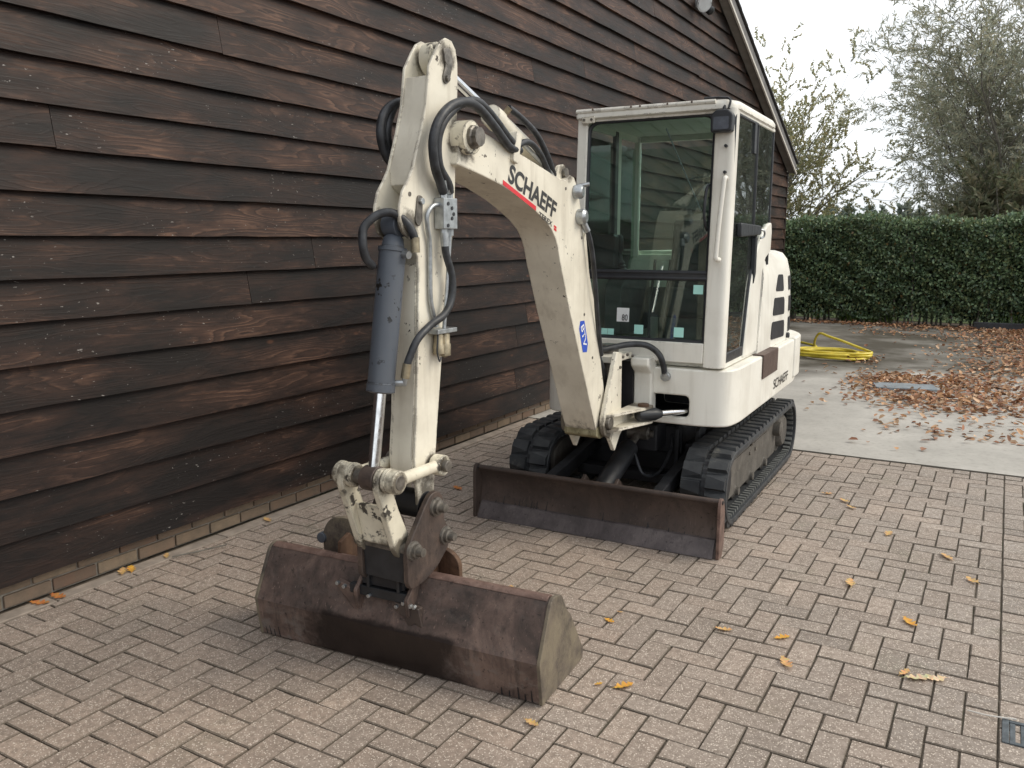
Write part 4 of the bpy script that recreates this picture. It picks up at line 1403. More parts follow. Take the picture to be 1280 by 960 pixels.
# pale rods behind the windscreen, imitating a line reflected in it
lean(MB().tube([(0.20, 0.437, 2.13), (0.41, 0.437, 1.70)], 0.004, 6)).build('reflected_line', 'zinc', cab, MF)
lean(MB().tube([(0.33, 0.437, 1.865), (0.45, 0.437, 1.878)], 0.003, 6)).build('reflected_line_branch', 'zinc', cab, MF)
# interior
MB().prism(round_poly([(0.82, 1.10), (1.28, 1.10), (1.30, 1.24), (0.84, 1.28)], 0.04), 'x', -0.02, 0.42).build('seat', 'seat', cab, MF, bevel=0.03, seg=3)
MB().prism(round_poly([(1.22, 1.22), (1.33, 1.22), (1.36, 1.66), (1.29, 1.68)], 0.04), 'x', 0.0, 0.40).build('seat_back', 'seat', cab, MF, bevel=0.03, seg=3)
MB().box(0.05, 0.36, 0.9, 1.2, 0.915, 1.10).build('seat_base', 'greyplastic', cab, MF, bevel=0.01)
for u0_ in (-0.20, 0.44):
    MB().prism(round_poly([(0.66, 1.0), (1.15, 1.0), (1.15, 1.36), (0.78, 1.37), (0.66, 1.28)], 0.03), 'x', u0_, u0_ + 0.11).build('armrest_console', 'greyplastic', cab, MF, bevel=0.012)
    cxj = u0_ + 0.055
    j = MB().lathe((cxj, 0.76, 1.36), (0, -0.12, 1), [(0, 0.045), (0.02, 0.045), (0.03, 0.032), (0.04, 0.04), (0.05, 0.028), (0.06, 0.033), (0.075, 0.02), (0.12, 0.018), (0.13, 0.026), (0.20, 0.028), (0.22, 0.018), (0.222, 0)], 14)
    j.build('joystick', 'plastic', cab, MF)
for u in (0.10, 0.19):
    MB().tube(catmull([(u, 0.62, 0.91), (u, 0.60, 1.15), (u, 0.66, 1.36), (u, 0.68, 1.44)], 5), 0.009, 8).build('travel_lever', 'plastic', cab, MF)
    MB().prism([(u - 0.04, 0.52), (u + 0.035, 0.52), (u + 0.035, 0.62), (u - 0.04, 0.62)], 'z', 0.925, 0.94).build('pedal', 'plastic', cab, MF, bevel=0.004)
MB().prism(round_poly([(-0.238, 1.385), (-0.10, 1.385), (-0.10, 1.58), (-0.238, 1.58)], 0.02), 'y', 0.56, 0.63).build('monitor_box', 'plastic', cab, MF, bevel=0.01)
MB().prism(round_poly([(0.10, 1.36), (0.30, 1.36), (0.32, 1.70), (0.16, 1.70)], 0.02), 'y', 1.345, 1.365).build('document_box', 'plastic', cab, MF, bevel=0.01)

# ---------------- swing post in front of the body
sp = round_poly([(1.570, 0.655), (1.580, 0.575), (1.660, 0.545), (1.725, 0.462), (1.80, 0.548), (1.985, 0.592), (1.985, 0.632), (1.80, 0.668), (1.795, 0.975), (1.725, 0.985), (1.60, 0.72)], [0.03, 0.04, 0.02, 0.008, 0.03, 0.008, 0.008, 0.02, 0.01, 0.01, 0.03], 4)
m = MB().prism(sp, 'x', 0.097, 0.122).prism(sp, 'x', -0.122, -0.097)
m.prism([(1.74, 0.56), (1.98, 0.595), (1.98, 0.615), (1.74, 0.60)], 'x', -0.098, 0.098)
m.prism([(1.74, 0.92), (1.99, 0.92), (1.99, 0.955), (1.74, 0.955)], 'x', -0.096, 0.096)
post = m.build('swing_post', 'cream', EX, BF, bevel=0.005)
MB().cyl((0, 1.90, 0.50), (0, 1.90, 1.0), 0.052).build('king_pin', 'pin', post, BF, bevel=0.008)
MB().prism([(1.985, 0.60), (2.09, 0.60), (2.09, 0.93), (1.955, 0.93), (1.955, 0.885), (2.01, 0.84), (2.01, 0.66), (1.985, 0.64)], 'x', 0.10, 0.205).build('mount_cheek', 'cream_clean', house, BF, bevel=0.012)
MB().prism([(1.985, 0.60), (2.09, 0.60), (2.09, 0.93), (1.955, 0.93), (1.955, 0.885), (2.01, 0.84), (2.01, 0.66), (1.985, 0.64)], 'x', -0.205, -0.10).build('mount_cheek', 'cream_clean', house, BF, bevel=0.012)
MB().box(-0.1, 0.1, 2.0, 2.07, 0.60, 0.90).build('mount_back', 'frame_black', house, BF)
for z0_, z1_ in ((0.664, 0.678), (0.585, 0.598)):
    MB().prism(round_poly([(0.120, 1.60), (0.150, 1.62), (0.245, 1.93), (0.235, 1.97), (0.120, 1.99)], 0.012), 'z', z0_, z1_).build('swing_arm', 'cream', post, BF, bevel=0.004)
MB().cyl((0.205, 1.90, 0.678), (0.205, 1.90, 0.694), 0.030).build('arm_pin', 'rust_ear', post, BF, bevel=0.003)
sw = MB().lathe((0.18, 1.86, 0.635), (0.55, 0.62, 0.0), [(0, 0.02), (0.012, 0.033), (0.11, 0.035), (0.15, 0.02)], 16).build('swing_cylinder', 'plastic', EX, BF)
MB().cyl((0.24, 1.93, 0.635), (0.42, 2.135, 0.640), 0.016).build('cylinder_rod', 'chrome', sw, BF)
MB().lathe((0.40, 2.11, 0.640), (0.66, 0.75, 0.0), [(0, 0.022), (0.02, 0.042), (0.13, 0.042)], 18).build('cylinder_barrel', 'black_paint', sw, BF)
MB().cyl((-0.13, 1.625, 0.632), (0.142, 1.625, 0.632), 0.034, n=20).build('boom_foot_pin', 'pin', post, BF, bevel=0.006)
for z, s in ((0.94, 1.93), (0.95, 1.80), (0.90, 1.765), (0.955, 1.86)):
    bolt((0.122, s, z), (1, 0, 0), 0.009, 0.008, post)
# hoses between boom foot and body
h = catmull([(-0.02, 0.03, 0.99), (0.02, 0.16, 0.985), (0.10, 0.28, 1.00), (0.185, 0.33, 0.995), (0.25, 0.345, 0.95), (0.272, 0.36, 0.885), (0.276, 0.372, 0.845)], 7)
ho = MB().tube(h, 0.0165, 12).build('body_hose', 'rubber', EX, MF)
MB().cyl((0.274, 0.366, 0.872), (0.277, 0.376, 0.832), 0.017, n=12).build('hose_fitting', 'zinc', ho, MF)
MB().cyl((0.277, 0.372, 0.826), (0.277, 0.405, 0.826), 0.026, n=14).build('banjo', 'zinc', ho, MF, bevel=0.004)

# ---------------- boom
BW = 0.088
bp_ = [(0.345, 1.86), (0.331, 1.815), (0.50, 1.787), (0.641, 1.758), (0.80, 1.713), (0.899, 1.675), (0.99, 1.636), (1.059, 1.595), (1.098, 1.555), (1.121, 1.515), (1.150, 1.44), (1.239, 1.242), (1.452, 0.816), (1.560, 0.600),
       (1.60, 0.568), (1.65, 0.570), (1.688, 0.61), (1.690, 0.66), (1.667, 0.745), (1.588, 1.00), (1.456, 1.30), (1.385, 1.55), (1.350, 1.69), (1.320, 1.775), (1.275, 1.828), (1.235, 1.838), (1.19, 1.812), (1.13, 1.815), (0.844, 1.878), (0.508, 1.945), (0.44, 1.975), (0.385, 1.975), (0.345, 1.945), (0.333, 1.90)]
bm_ = MB().prism(bp_, 'x', -BW, BW)
boom = bm_.build('boom', 'cream', EX, BF, bevel=0.005, ang=30)
boom['label'] = 'cream swan-neck boom with black and red lettering'
# greasy lower end
MB().prism(round_poly([(1.555, 0.57), (1.60, 0.55), (1.66, 0.552), (1.69, 0.59), (1.69, 0.62), (1.56, 0.615)], 0.012), 'x', -BW - 0.004, BW + 0.004).build('boom_foot', 'yellow_grease', boom, BF, bevel=0.004)
MB().lathe((-0.115, 0.389, 1.913), (1, 0, 0), [(0, 0.06), (0.23, 0.06), (0.232, 0.05), (0.233, 0)], 24).build('pivot_boss', 'cream_chipped', boom, BF)
MB().lathe((0.10, 0.389, 1.913), (1, 0, 0), [(0, 0.042), (0.03, 0.042), (0.034, 0.036), (0.05, 0.034), (0.052, 0.0)], 10).build('pivot_pin', 'pin', boom, BF, ang=20)
# lettering
ang = math.atan2(1.648 - 1.770, 1.05 - 0.695)
xd = (0, math.cos(ang), math.sin(ang))
yd = (0, -math.sin(ang), math.cos(ang))
TX = BW + 0.0012
def onboom(s, z):
    return plane_frame(BF, (TX, s, z), xd, yd)
text_obj('boom_lettering', 'SCHAEFF', 'ink', boom, plane_frame(BF, (TX, 0.682, 1.776), xd, (0, 0.17, 1)), 0.076, 0.425, 0.032)
def strip(s, z, length, hgt):
    a = Vector((0, s, z))
    x = Vector(xd)
    y = Vector((0, 0.10, 1)).normalized()
    P = [a, a + x * length, a + x * length + y * hgt, a + y * hgt]
    return MB().add([(TX, p.y, p.z) for p in P], [(0, 1, 2, 3)])
strip(0.645, 1.7625, 0.285, 0.0185).build('red_bar', 'red', boom, BF, smooth=False)
text_obj('small_lettering', 'TEREX', 'ink', boom, plane_frame(BF, (TX, 0.938, 1.648), xd, (0, 0.17, 1)), 0.022, 0.128, 0.022)
strip(1.078, 1.594, 0.026, 0.009).build('red_mark', 'red', boom, BF, smooth=False)
strip(1.078, 1.606, 0.026, 0.009).build('red_mark', 'red', boom, BF, smooth=False)
# blue shield sticker, letters reading downwards
bd = Vector((0, 0.335, -1)).normalized()
bx = Vector((0, 1, 0.335)).normalized()
c0 = Vector((TX, 1.395, 1.095))
def bpt(a, b):
    p = c0 + bd * a + bx * b
    return (TX, p.y, p.z)
MB().add([bpt(-0.085, -0.012), bpt(-0.070, 0.030), bpt(0.052, 0.034), bpt(0.088, 0.012), bpt(0.070, -0.030), bpt(-0.055, -0.034)], [(0, 1, 2, 3, 4, 5)]).build('blue_sticker', 'blue', boom, BF, smooth=False)
fo = c0 + bd * (-0.058) + bx * (-0.017) + Vector((0.001, 0, 0))
text_obj('sticker_letters', 'BTV', 'white', boom, plane_frame(BF, fo, bd, bx), 0.036, 0.112, 0.015)
# cylinder ear plates and fittings at the elbow
for t0 in (-0.06, 0.045):
    MB().prism(round_poly([(1.13, 1.79), (1.17, 1.875), (1.235, 1.885), (1.29, 1.80)], 0.02), 'x', t0, t0 + 0.015).build('cylinder_ear', 'cream', boom, BF, bevel=0.003)
for s, z, r_ in ((1.285, 1.765, 0.032), (1.325, 1.655, 0.036)):
    MB().lathe((BW - 0.002, s, z), (1, 0.15, 0), [(0, r_), (0.03, r_), (0.042, r_ * 0.7), (0.043, 0)], 14).build('pin_head', 'zinc', boom, BF)
MB().tube([(BW, 1.30, 1.79), (BW + 0.05, 1.33, 1.80)], 0.010, 8).build('grease_fitting', 'zinc', boom, BF)
for s, z in ((1.19, 1.775), (1.36, 1.56), (1.50, 0.98), (1.40, 1.20)):
    MB().cyl((BW - 0.002, s, z), (BW + 0.002, s, z), 0.007, n=10).build('screw', 'pin', boom, BF)

# boom cylinder behind the boom
q0, q1 = Vector((0.0, 1.43, 1.46)), Vector((0.0, 1.84, 0.66))
d = (q1 - q0).normalized()
bc = MB().lathe(q0 + d * 0.33, d, [(0, 0.03), (0.01, 0.048), (0.50, 0.048), (0.53, 0.03)], 22).build('boom_cylinder', 'cylpaint', EX, BF)
MB().cyl(q0, q0 + d * 0.34, 0.022).build('cylinder_rod', 'chrome', bc, BF)
MB().prism(round_poly([(1.43, 1.60), (1.475, 1.40), (1.60, 1.115), (1.585, 1.075), (1.50, 1.06), (1.43, 1.30), (1.40, 1.5)], 0.03), 'x', 0.055, 0.075).build('cylinder_guard', 'cream', bc, BF, bevel=0.004)
MB().tube(catmull([(0.095, 1.355, 1.625), (0.11, 1.385, 1.58), (0.115, 1.425, 1.48), (0.11, 1.475, 1.32), (0.10, 1.53, 1.15), (0.09, 1.60, 0.98)], 5), 0.012, 8).build('boom_hose', 'rubber', bc, BF)
MB().cyl((0.095, 1.35, 1.64), (0.108, 1.38, 1.59), 0.016, n=10).build('hose_fitting', 'zinc', bc, BF)
for t_ in (-0.03, 0.02, 0.05):
    MB().tube(catmull([(t_, 1.62, 1.0), (t_ + 0.01, 1.69, 0.90), (t_ + 0.02, 1.73, 0.80), (t_ + 0.03, 1.85, 0.70)], 5), 0.013, 8).build('base_hose', 'rubber', EX, BF)

# ---------------- dipper arm
AW = 0.058
ap = [(0.258, 2.197), (0.285, 2.228), (0.315, 2.243), (0.350, 2.240), (0.375, 2.215), (0.386, 2.17), (0.386, 2.10), (0.378, 1.975), (0.366, 1.80), (0.360, 1.70), (0.345, 1.58), (0.266, 1.147), (0.226, 0.860), (0.205, 0.68), (0.200, 0.60), (0.185, 0.565), (0.15, 0.552), (0.115, 0.57), (0.100, 0.61),
      (0.088, 0.80), (0.104, 0.938), (0.122, 1.22), (0.132, 1.44), (0.128, 1.49), (0.105, 1.545), (0.080, 1.555), (0.050, 1.572), (0.032, 1.61), (0.034, 1.66), (0.052, 1.71), (0.085, 1.75), (0.112, 1.79), (0.160, 1.91), (0.192, 2.006), (0.205, 2.08), (0.214, 2.135)]
am = MB().prism(ap, 'x', AW - 0.012, AW)
arm = am.build('dipper_arm', 'cream', EX, BF, bevel=0.004, ang=30)
MB().prism(ap, 'x', -AW, -AW + 0.012).build('side_plate', 'cream', arm, BF, bevel=0.004, ang=30)
arm['label'] = 'upright cream dipper arm between boom and bucket'
inner = [(0.216, 2.105), (0.375, 2.08), (0.355, 1.70), (0.34, 1.58), (0.262, 1.147), (0.222, 0.86), (0.20, 0.69), (0.105, 0.69), (0.096, 0.80), (0.110, 0.938), (0.128, 1.22), (0.140, 1.46), (0.165, 1.50), (0.172, 1.70), (0.120, 1.735), (0.116, 1.79), (0.164, 1.91), (0.196, 2.006)]
MB().prism(inner, 'x', -AW + 0.011, AW - 0.011).build('arm_box', 'cream', arm, BF, bevel=0.003)
# lower part: full-width front plate between the side plates
lowp = [(0.086, 0.80), (0.102, 0.938), (0.120, 1.22), (0.131, 1.47), (0.14, 1.47), (0.13, 1.22), (0.112, 0.938), (0.096, 0.80), (0.10, 0.70), (0.09, 0.70)]
MB().prism(lowp, 'x', -AW + 0.012, AW - 0.012).build('front_plate', 'cream', arm, BF, bevel=0.002)
# top fork: rod eye of the arm cylinder, pin and keeper
MB().lathe((-0.026, 0.318, 2.176), (1, 0, 0), [(0, 0.048), (0.005, 0.058), (0.047, 0.058), (0.052, 0.048)], 22).build('rod_eye', 'cream_chipped', arm, BF)
MB().cyl((-0.068, 0.318, 2.176), (0.066, 0.318, 2.176), 0.024).build('fork_pin', 'pin', arm, BF)
MB().prism(round_poly([(0.288, 2.205), (0.332, 2.21), (0.345, 2.16), (0.325, 2.095), (0.296, 2.085), (0.285, 2.11), (0.305, 2.15)], 0.014), 'x', AW + 0.0005, AW + 0.007).build('keeper_plate', 'pin', arm, BF, bevel=0.002)
bolt((AW + 0.007, 0.308, 2.106), (1, 0, 0), 0.011, 0.009, arm)
# cylinder ear pin and keeper
MB().cyl((-0.066, 0.078, 1.600), (0.064, 0.078, 1.600), 0.024).build('ear_pin', 'pin', arm, BF)
MB().prism(round_poly([(0.128, 1.702), (0.156, 1.697), (0.150, 1.62), (0.132, 1.592), (0.110, 1.610)], 0.012), 'x', AW + 0.0005, AW + 0.007).build('keeper_plate', 'pin', arm, BF, bevel=0.002)
bolt((AW + 0.007, 0.142, 1.68), (1, 0, 0), 0.012, 0.010, arm, mat='zinc')
MB().cyl((AW - 0.002, 0.088, 1.702), (AW + 0.002, 0.088, 1.702), 0.008, n=10).build('hole', 'pin', arm, BF)
# valve block, pipes
vb = MB().box(0.062, 0.105, 0.222, 0.305, 1.588, 1.695).build('valve_block', 'zinc', arm, BF, bevel=0.003)
for s, z in ((0.245, 1.60), (0.247, 1.675), (0.27, 1.625), (0.27, 1.66), (0.28, 1.64)):
    MB().cyl((0.104, s, z), (0.107, s, z), 0.007, n=10).build('socket', 'plastic', vb, BF)
for s in (0.247, 0.285):
    MB().cyl((0.085, s, 1.69), (0.085, s, 1.725), 0.013, n=6).build('pipe_nut', 'zinc', vb, BF, ang=20)
    MB().cyl((0.085, s, 1.565), (0.085, s, 1.592), 0.013, n=6).build('pipe_nut', 'zinc', vb, BF, ang=20)
MB().tube(catmull([(0.08, 0.225, 1.672), (0.078, 0.190, 1.665), (0.074, 0.164, 1.635), (0.072, 0.168, 1.59), (0.07, 0.182, 1.53), (0.069, 0.182, 1.36), (0.069, 0.195, 1.30), (0.069, 0.215, 1.245)], 6), 0.0085, 10).build('steel_pipe', 'zinc', arm, BF)
MB().tube([(0.085, 0.285, 1.57), (0.083, 0.268, 1.40), (0.078, 0.250, 1.235)], 0.0075, 10).build('steel_pipe', 'zinc', arm, BF)
hs = MB().tube(catmull([(0.087, 0.249, 1.545), (0.090, 0.252, 1.50), (0.095, 0.280, 1.42), (0.098, 0.272, 1.345), (0.098, 0.225, 1.29), (0.095, 0.145, 1.258), (0.090, 0.075, 1.215), (0.080, 0.040, 1.155), (0.072, 0.032, 1.12)], 7), 0.0135, 12).build('arm_hose', 'rubber', arm, BF)
MB().cyl((0.087, 0.248, 1.575), (0.088, 0.250, 1.528), 0.0155, n=12).build('hose_fitting', 'zinc', hs, BF)
MB().cyl((0.075, 0.034, 1.135), (0.068, 0.028, 1.085), 0.0155, n=12).build('hose_fitting', 'brass', hs, BF)
MB().tube([(0.068, 0.028, 1.09), (0.066, 0.028, 1.068), (0.03, 0.012, 1.066)], 0.012, 8).build('elbow', 'zinc', hs, BF)
# clamp with quick couplings
MB().box(0.06, 0.105, 0.175, 0.295, 1.222, 1.238).build('clamp_bar', 'zinc', arm, BF, bevel=0.002)
for s, ln in ((0.212, 0.075), (0.252, 0.085)):
    MB().lathe((0.08, s, 1.224), (0, 0, -1), [(0, 0.014), (0.01, 0.018), (0.04, 0.018), (0.045, 0.021), (ln, 0.021), (ln + 0.004, 0.012), (ln + 0.01, 0.0)], 12).build('quick_coupling', 'brass', arm, BF)
MB().tube(catmull([(0.09, 0.195, 1.225), (0.095, 0.185, 1.19), (0.095, 0.182, 1.16), (0.095, 0.195, 1.125), (0.09, 0.212, 1.135)], 6), 0.003, 6).build('cap_lanyard', 'rubber', arm, BF)

# hoses over the boom-arm joint
for i, (dt, ds) in enumerate(((0.0, 0.0), (-0.006, 0.034))):
    pts = [(0.075 + dt, 0.80, 1.905 + ds * 0.3), (0.10 + dt, 0.682, 1.905 + ds), (0.115 + dt, 0.545, 1.965 + ds), (0.12 + dt, 0.434, 2.015 + ds * 0.7), (0.12 + dt, 0.35, 2.028), (0.118 + dt, 0.258 + ds, 2.005), (0.115 + dt, 0.186 + ds, 1.95), (0.11 + dt, 0.155 + ds, 1.88), (0.105 + dt, 0.170 + ds, 1.80), (0.095 + dt * 0.5, 0.215 + ds * 1.5, 1.745), (0.085, 0.247 + i * 0.038, 1.715)]
    hz = MB().tube(catmull(pts, 7), 0.0165, 12).build('joint_hose', 'rubber', EX, BF)
    MB().cyl((0.09, 0.232 + i * 0.03, 1.755), (0.085, 0.247 + i * 0.036, 1.715), 0.016, n=12).build('hose_fitting', 'zinc', hz, BF)
    pts = [(-0.075 - dt, 0.80, 1.90), (-0.10 - dt, 0.66, 1.92), (-0.115 - dt, 0.50, 1.99), (-0.12, 0.38, 2.035), (-0.12, 0.27, 2.035), (-0.12, 0.19 + ds, 1.99), (-0.115, 0.158 + ds, 1.92), (-0.11, 0.175 + ds, 1.85), (-0.09, 0.215 + ds, 1.79), (-0.07, 0.26, 1.72), (-0.062, 0.28, 1.62)]
    MB().tube(catmull(pts, 7), 0.0165, 12).build('joint_hose', 'rubber', EX, BF)
# hose clamp on top of the boom
MB().prism(round_poly([(0.70, 1.855), (0.745, 1.845), (0.775, 1.965), (0.735, 1.975)], 0.012), 'x', 0.060, 0.104).build('hose_clamp', 'cream', boom, BF, bevel=0.004)
# arm cylinder along the boom top
c0_, c1_ = Vector((0, 0.318, 2.176)), Vector((0, 1.225, 1.845))
d = (c1_ - c0_).normalized()
ac = MB().lathe(c0_ + d * 0.40, d, [(0, 0.03), (0.005, 0.043), (0.06, 0.046), (0.065, 0.040), (0.50, 0.040), (0.53, 0.03)], 22).build('arm_cylinder', 'cream', EX, BF)
MB().cyl(c0_ + d * 0.02, c0_ + d * 0.41, 0.020).build('cylinder_rod', 'chrome', ac, BF)
MB().tube([c0_ + d * 0.47, c0_ + d * 0.47 + Vector((0.045, 0.015, 0.055))], 0.013, 8).build('port', 'brass', ac, BF)
MB().cyl(c1_ + Vector((-0.075, 0, 0)), c1_ + Vector((0.075, 0, 0)), 0.022).build('cylinder_pin', 'pin', ac, BF)
MB().tube(catmull([c0_ + d * 0.47 + Vector((0.04, 0.015, 0.055)), (0.055, 0.86, 2.035), (0.06, 0.97, 1.985), (0.06, 1.07, 1.905), (0.055, 1.14, 1.83)], 6), 0.013, 10).build('cylinder_hose', 'rubber', ac, BF)
MB().tube(catmull([(0.085, 0.72, 1.90), (0.075, 0.86, 1.945), (0.07, 0.97, 1.915), (0.066, 1.05, 1.855), (0.06, 1.10, 1.81)], 6), 0.013, 10).build('cylinder_hose', 'rubber', ac, BF)
MB().tube([(0.055, 0.78, 1.97), (0.055, 0.95, 1.905), (0.055, 1.12, 1.835), (0.055, 1.19, 1.80)], 0.009, 8).build('steel_pipe', 'zinc', ac, BF)

# ---------------- bucket cylinder in front of the arm
k0, k1 = Vector((0, 0.078, 1.600)), Vector((0, -0.072, 0.755))
d = (k1 - k0).normalized()
kc = MB().lathe(k0 + d * 0.055, d, [(-0.02, 0.025), (-0.01, 0.034), (0.02, 0.040), (0.022, 0.050), (0.036, 0.050), (0.038, 0.0465), (0.485, 0.0465), (0.488, 0.0495), (0.515, 0.0495), (0.52, 0.03)], 26).build('bucket_cylinder', 'cylpaint', EX, BF)
kc['label'] = 'dark grey hydraulic cylinder with chipped paint in front of the arm'
MB().lathe(k0 + Vector((-0.03, 0, 0)), (1, 0, 0), [(0, 0.042), (0.06, 0.042)], 20).build('cylinder_eye', 'cylpaint', kc, BF, bevel=0.004)
MB().cyl(k0 + d * 0.55, k1, 0.0205).build('cylinder_rod', 'chrome', kc, BF)
MB().tube([(0.035, 0.065, 1.505), (0.072, 0.06, 1.500)], 0.014, 8).build('port', 'zinc', kc, BF)
lh = MB().tube(catmull([(0.082, 0.085, 1.515), (0.078, 0.082, 1.56), (0.062, 0.066, 1.605), (0.03, 0.03, 1.638), (-0.005, -0.005, 1.632), (-0.03, -0.045, 1.592), (-0.03, -0.055, 1.54), (-0.03, -0.04, 1.49), (-0.03, -0.005, 1.462)], 7), 0.0145, 12).build('cylinder_hose', 'rubber', kc, BF)
MB().cyl((0.080, 0.084, 1.558), (0.082, 0.083, 1.508), 0.0155, n=12).build('hose_fitting', 'brass', lh, BF)

# ---------------- bucket linkage
def link_bar(a, b, r, t0, t1, name, mat, par=EX):
    """plate with round ends between points a, b (s,z)"""
    A, B = Vector(a), Vector(b)
    dd = (B - A).normalized()
    nn = Vector((-dd.y, dd.x))
    P = []
    for i in range(9):
        an = math.pi / 2 + math.pi * i / 8
        P.append(A + (dd * math.cos(an) + nn * math.sin(an)) * r[0])
    for i in range(9):
        an = -math.pi / 2 + math.pi * i / 8
        P.append(B + (dd * math.cos(an) + nn * math.sin(an)) * r[1])
    return MB().prism([(p.x, p.y) for p in P], 'x', t0, t1).build(name, mat, par, BF, bevel=0.005)
PL, PA, PB, PC = (-0.075, 0.748), (0.190, 0.745), (0.012, 0.478), (0.150, 0.600)   # rod pin, arm pin, coupler pin, arm end pin
# tipping links each side of the arm
for sgn in (-1, 1):
    a, b = Vector((sgn * 0.092, PL[0], PL[1])), Vector((sgn * 0.092, PA[0], PA[1]))
    dd = (b - a).normalized()
    tl = MB().tube([a, a + dd * 0.03, a + dd * 0.06, b - dd * 0.05, b], [0.028, 0.027, 0.022, 0.021, 0.025], 14).build('tipping_link', 'cream_chipped', EX, BF)
    MB().lathe(a + Vector((-0.026, 0, 0)), (1, 0, 0), [(0, 0.036), (0.004, 0.041), (0.048, 0.041), (0.052, 0.036)], 20).build('link_boss', 'cream_chipped', tl, BF)
    MB().lathe(b + Vector((-0.024, 0, 0)), (1, 0, 0), [(0, 0.034), (0.004, 0.038), (0.044, 0.038), (0.048, 0.034)], 20).build('link_boss', 'cream_chipped', tl, BF)
    MB().cyl(b + Vector((sgn * 0.02, 0, 0)), b + Vector((sgn * 0.042, 0, 0)), 0.022, n=12).build('pin_end', 'pin', tl, BF, bevel=0.004)
MB().cyl((-0.14, PA[0], PA[1]), (0.11, PA[0], PA[1]), 0.022).build('link_pin', 'pin', EX, BF)
MB().cyl((-0.165, PL[0], PL[1]), (0.12, PL[0], PL[1]), 0.026).build('link_pin', 'pin', EX, BF, bevel=0.004)
MB().lathe((-0.03, PL[0], PL[1]), (1, 0, 0), [(0, 0.044), (0.06, 0.044)], 20).build('rod_eye', 'coupler', kc, BF, bevel=0.005)
# H-shaped bucket link: two curved plates and a web
def hplate(t0, t1):
    L = [(-0.115, 0.765), (-0.092, 0.790), (-0.052, 0.785), (-0.035, 0.755), (-0.040, 0.71), (-0.010, 0.63), (0.045, 0.52), (0.052, 0.475), (0.035, 0.445), (0.0, 0.440), (-0.028, 0.470), (-0.060, 0.56), (-0.100, 0.67), (-0.120, 0.72)]
    return MB().prism(round_poly(L, 0.02, 3), 'x', t0, t1)
hl = hplate(-0.128, -0.098).build('bucket_link', 'cream_chipped', EX, BF, bevel=0.006)
hplate(0.030, 0.058).build('link_plate', 'cream_chipped', hl, BF, bevel=0.006)
MB().prism([(-0.055, 0.64), (-0.03, 0.64), (0.030, 0.49), (0.008, 0.47), (-0.02, 0.49)], 'x', -0.10, 0.032).build('link_web', 'cream_chipped', hl, BF, bevel=0.005)
for t0 in (-0.148, -0.094, 0.062):
    MB().lathe((t0, PL[0], PL[1]), (1, 0, 0), [(0, 0.038), (0.004, 0.043), (0.018, 0.043), (0.022, 0.038)], 20).build('bushing', 'cream_chipped', hl, BF)
MB().cyl((-0.135, PB[0], PB[1]), (0.115, PB[0], PB[1]), 0.024).build('link_pin', 'pin', hl, BF, bevel=0.004)
MB().lathe((-0.06, PC[0], PC[1]), (1, 0, 0), [(0, 0.052), (0.12, 0.052)], 20).build('arm_end_boss', 'frame_black', arm, BF, bevel=0.006)

# ---------------- quick coupler
cp = round_poly([(0.175, 0.655), (0.125, 0.655), (0.085, 0.615), (0.000, 0.515), (-0.020, 0.47), (-0.018, 0.36), (0.00, 0.335), (0.08, 0.34), (0.16, 0.37), (0.235, 0.43), (0.240, 0.49), (0.205, 0.53), (0.200, 0.62)], 0.022, 4)
cm = MB().prism(cp, 'x', 0.078, 0.100)
coup = cm.build('quick_coupler', 'coupler', EX, BF, bevel=0.004)
MB().prism(cp, 'x', -0.130, -0.108).build('cheek_plate', 'coupler', coup, BF, bevel=0.004)
coup['label'] = 'dark brown steel quick coupler plates between arm and bucket'
MB().prism([(-0.010, 0.475), (0.012, 0.475), (0.020, 0.36), (-0.002, 0.352)], 'x', -0.108, 0.078).build('face_plate', 'black_paint', coup, BF, bevel=0.004)
MB().prism([(0.04, 0.35), (0.04, 0.38), (0.2, 0.42), (0.2, 0.39)], 'x', -0.108, 0.078).build('base_plate', 'coupler', coup, BF, bevel=0.004)
for (s, z), r_ in ((PC, 0.027), (PB, 0.026), ((0.205, 0.475), 0.025)):
    MB().lathe((0.098, s, z), (1, 0, 0), [(0, r_ + 0.010), (0.010, r_ + 0.008), (0.012, r_), (0.024, r_), (0.026, r_ * 0.66), (0.048, r_ * 0.6), (0.050, 0)], 18).build('coupler_pin', 'pin', coup, BF)
    MB().cyl((-0.155, s, z), (-0.12, s, z), r_ * 0.8, n=16).build('coupler_pin', 'pin', coup, BF, bevel=0.003)

# ---------------- bucket
BWK = 0.610
outer = [(0.030, 0.004), (0.016, 0.06), (0.004, 0.158), (0.052, 0.250), (0.088, 0.325), (0.100, 0.343), (0.120, 0.350), (0.140, 0.343)]
inn = [(0.146, 0.330), (0.118, 0.334), (0.106, 0.322), (0.069, 0.246), (0.020, 0.157), (0.032, 0.06), (0.046, 0.004)]
bk = MB().prism(outer + inn, 'x', -BWK + 0.006, BWK - 0.006)
bucket = bk.build('bucket', 'rust_bucket', EX, KF, bevel=0.002, ang=28)
bucket['label'] = 'wide worn brown ditching bucket resting on the paving'
MB().prism([(0.098, 0.3435), (0.104, 0.352), (0.120, 0.358), (0.142, 0.352), (0.148, 0.338), (0.140, 0.343), (0.120, 0.3495), (0.105, 0.344)], 'x', -BWK + 0.012, -0.145).build('top_rim', 'rust_edge', bucket, KF, bevel=0.002)
MB().prism([(0.098, 0.3435), (0.104, 0.352), (0.120, 0.358), (0.142, 0.352), (0.148, 0.338), (0.140, 0.343), (0.120, 0.3495), (0.105, 0.344)], 'x', 0.125, BWK - 0.012).build('top_rim', 'rust_edge', bucket, KF, bevel=0.002)
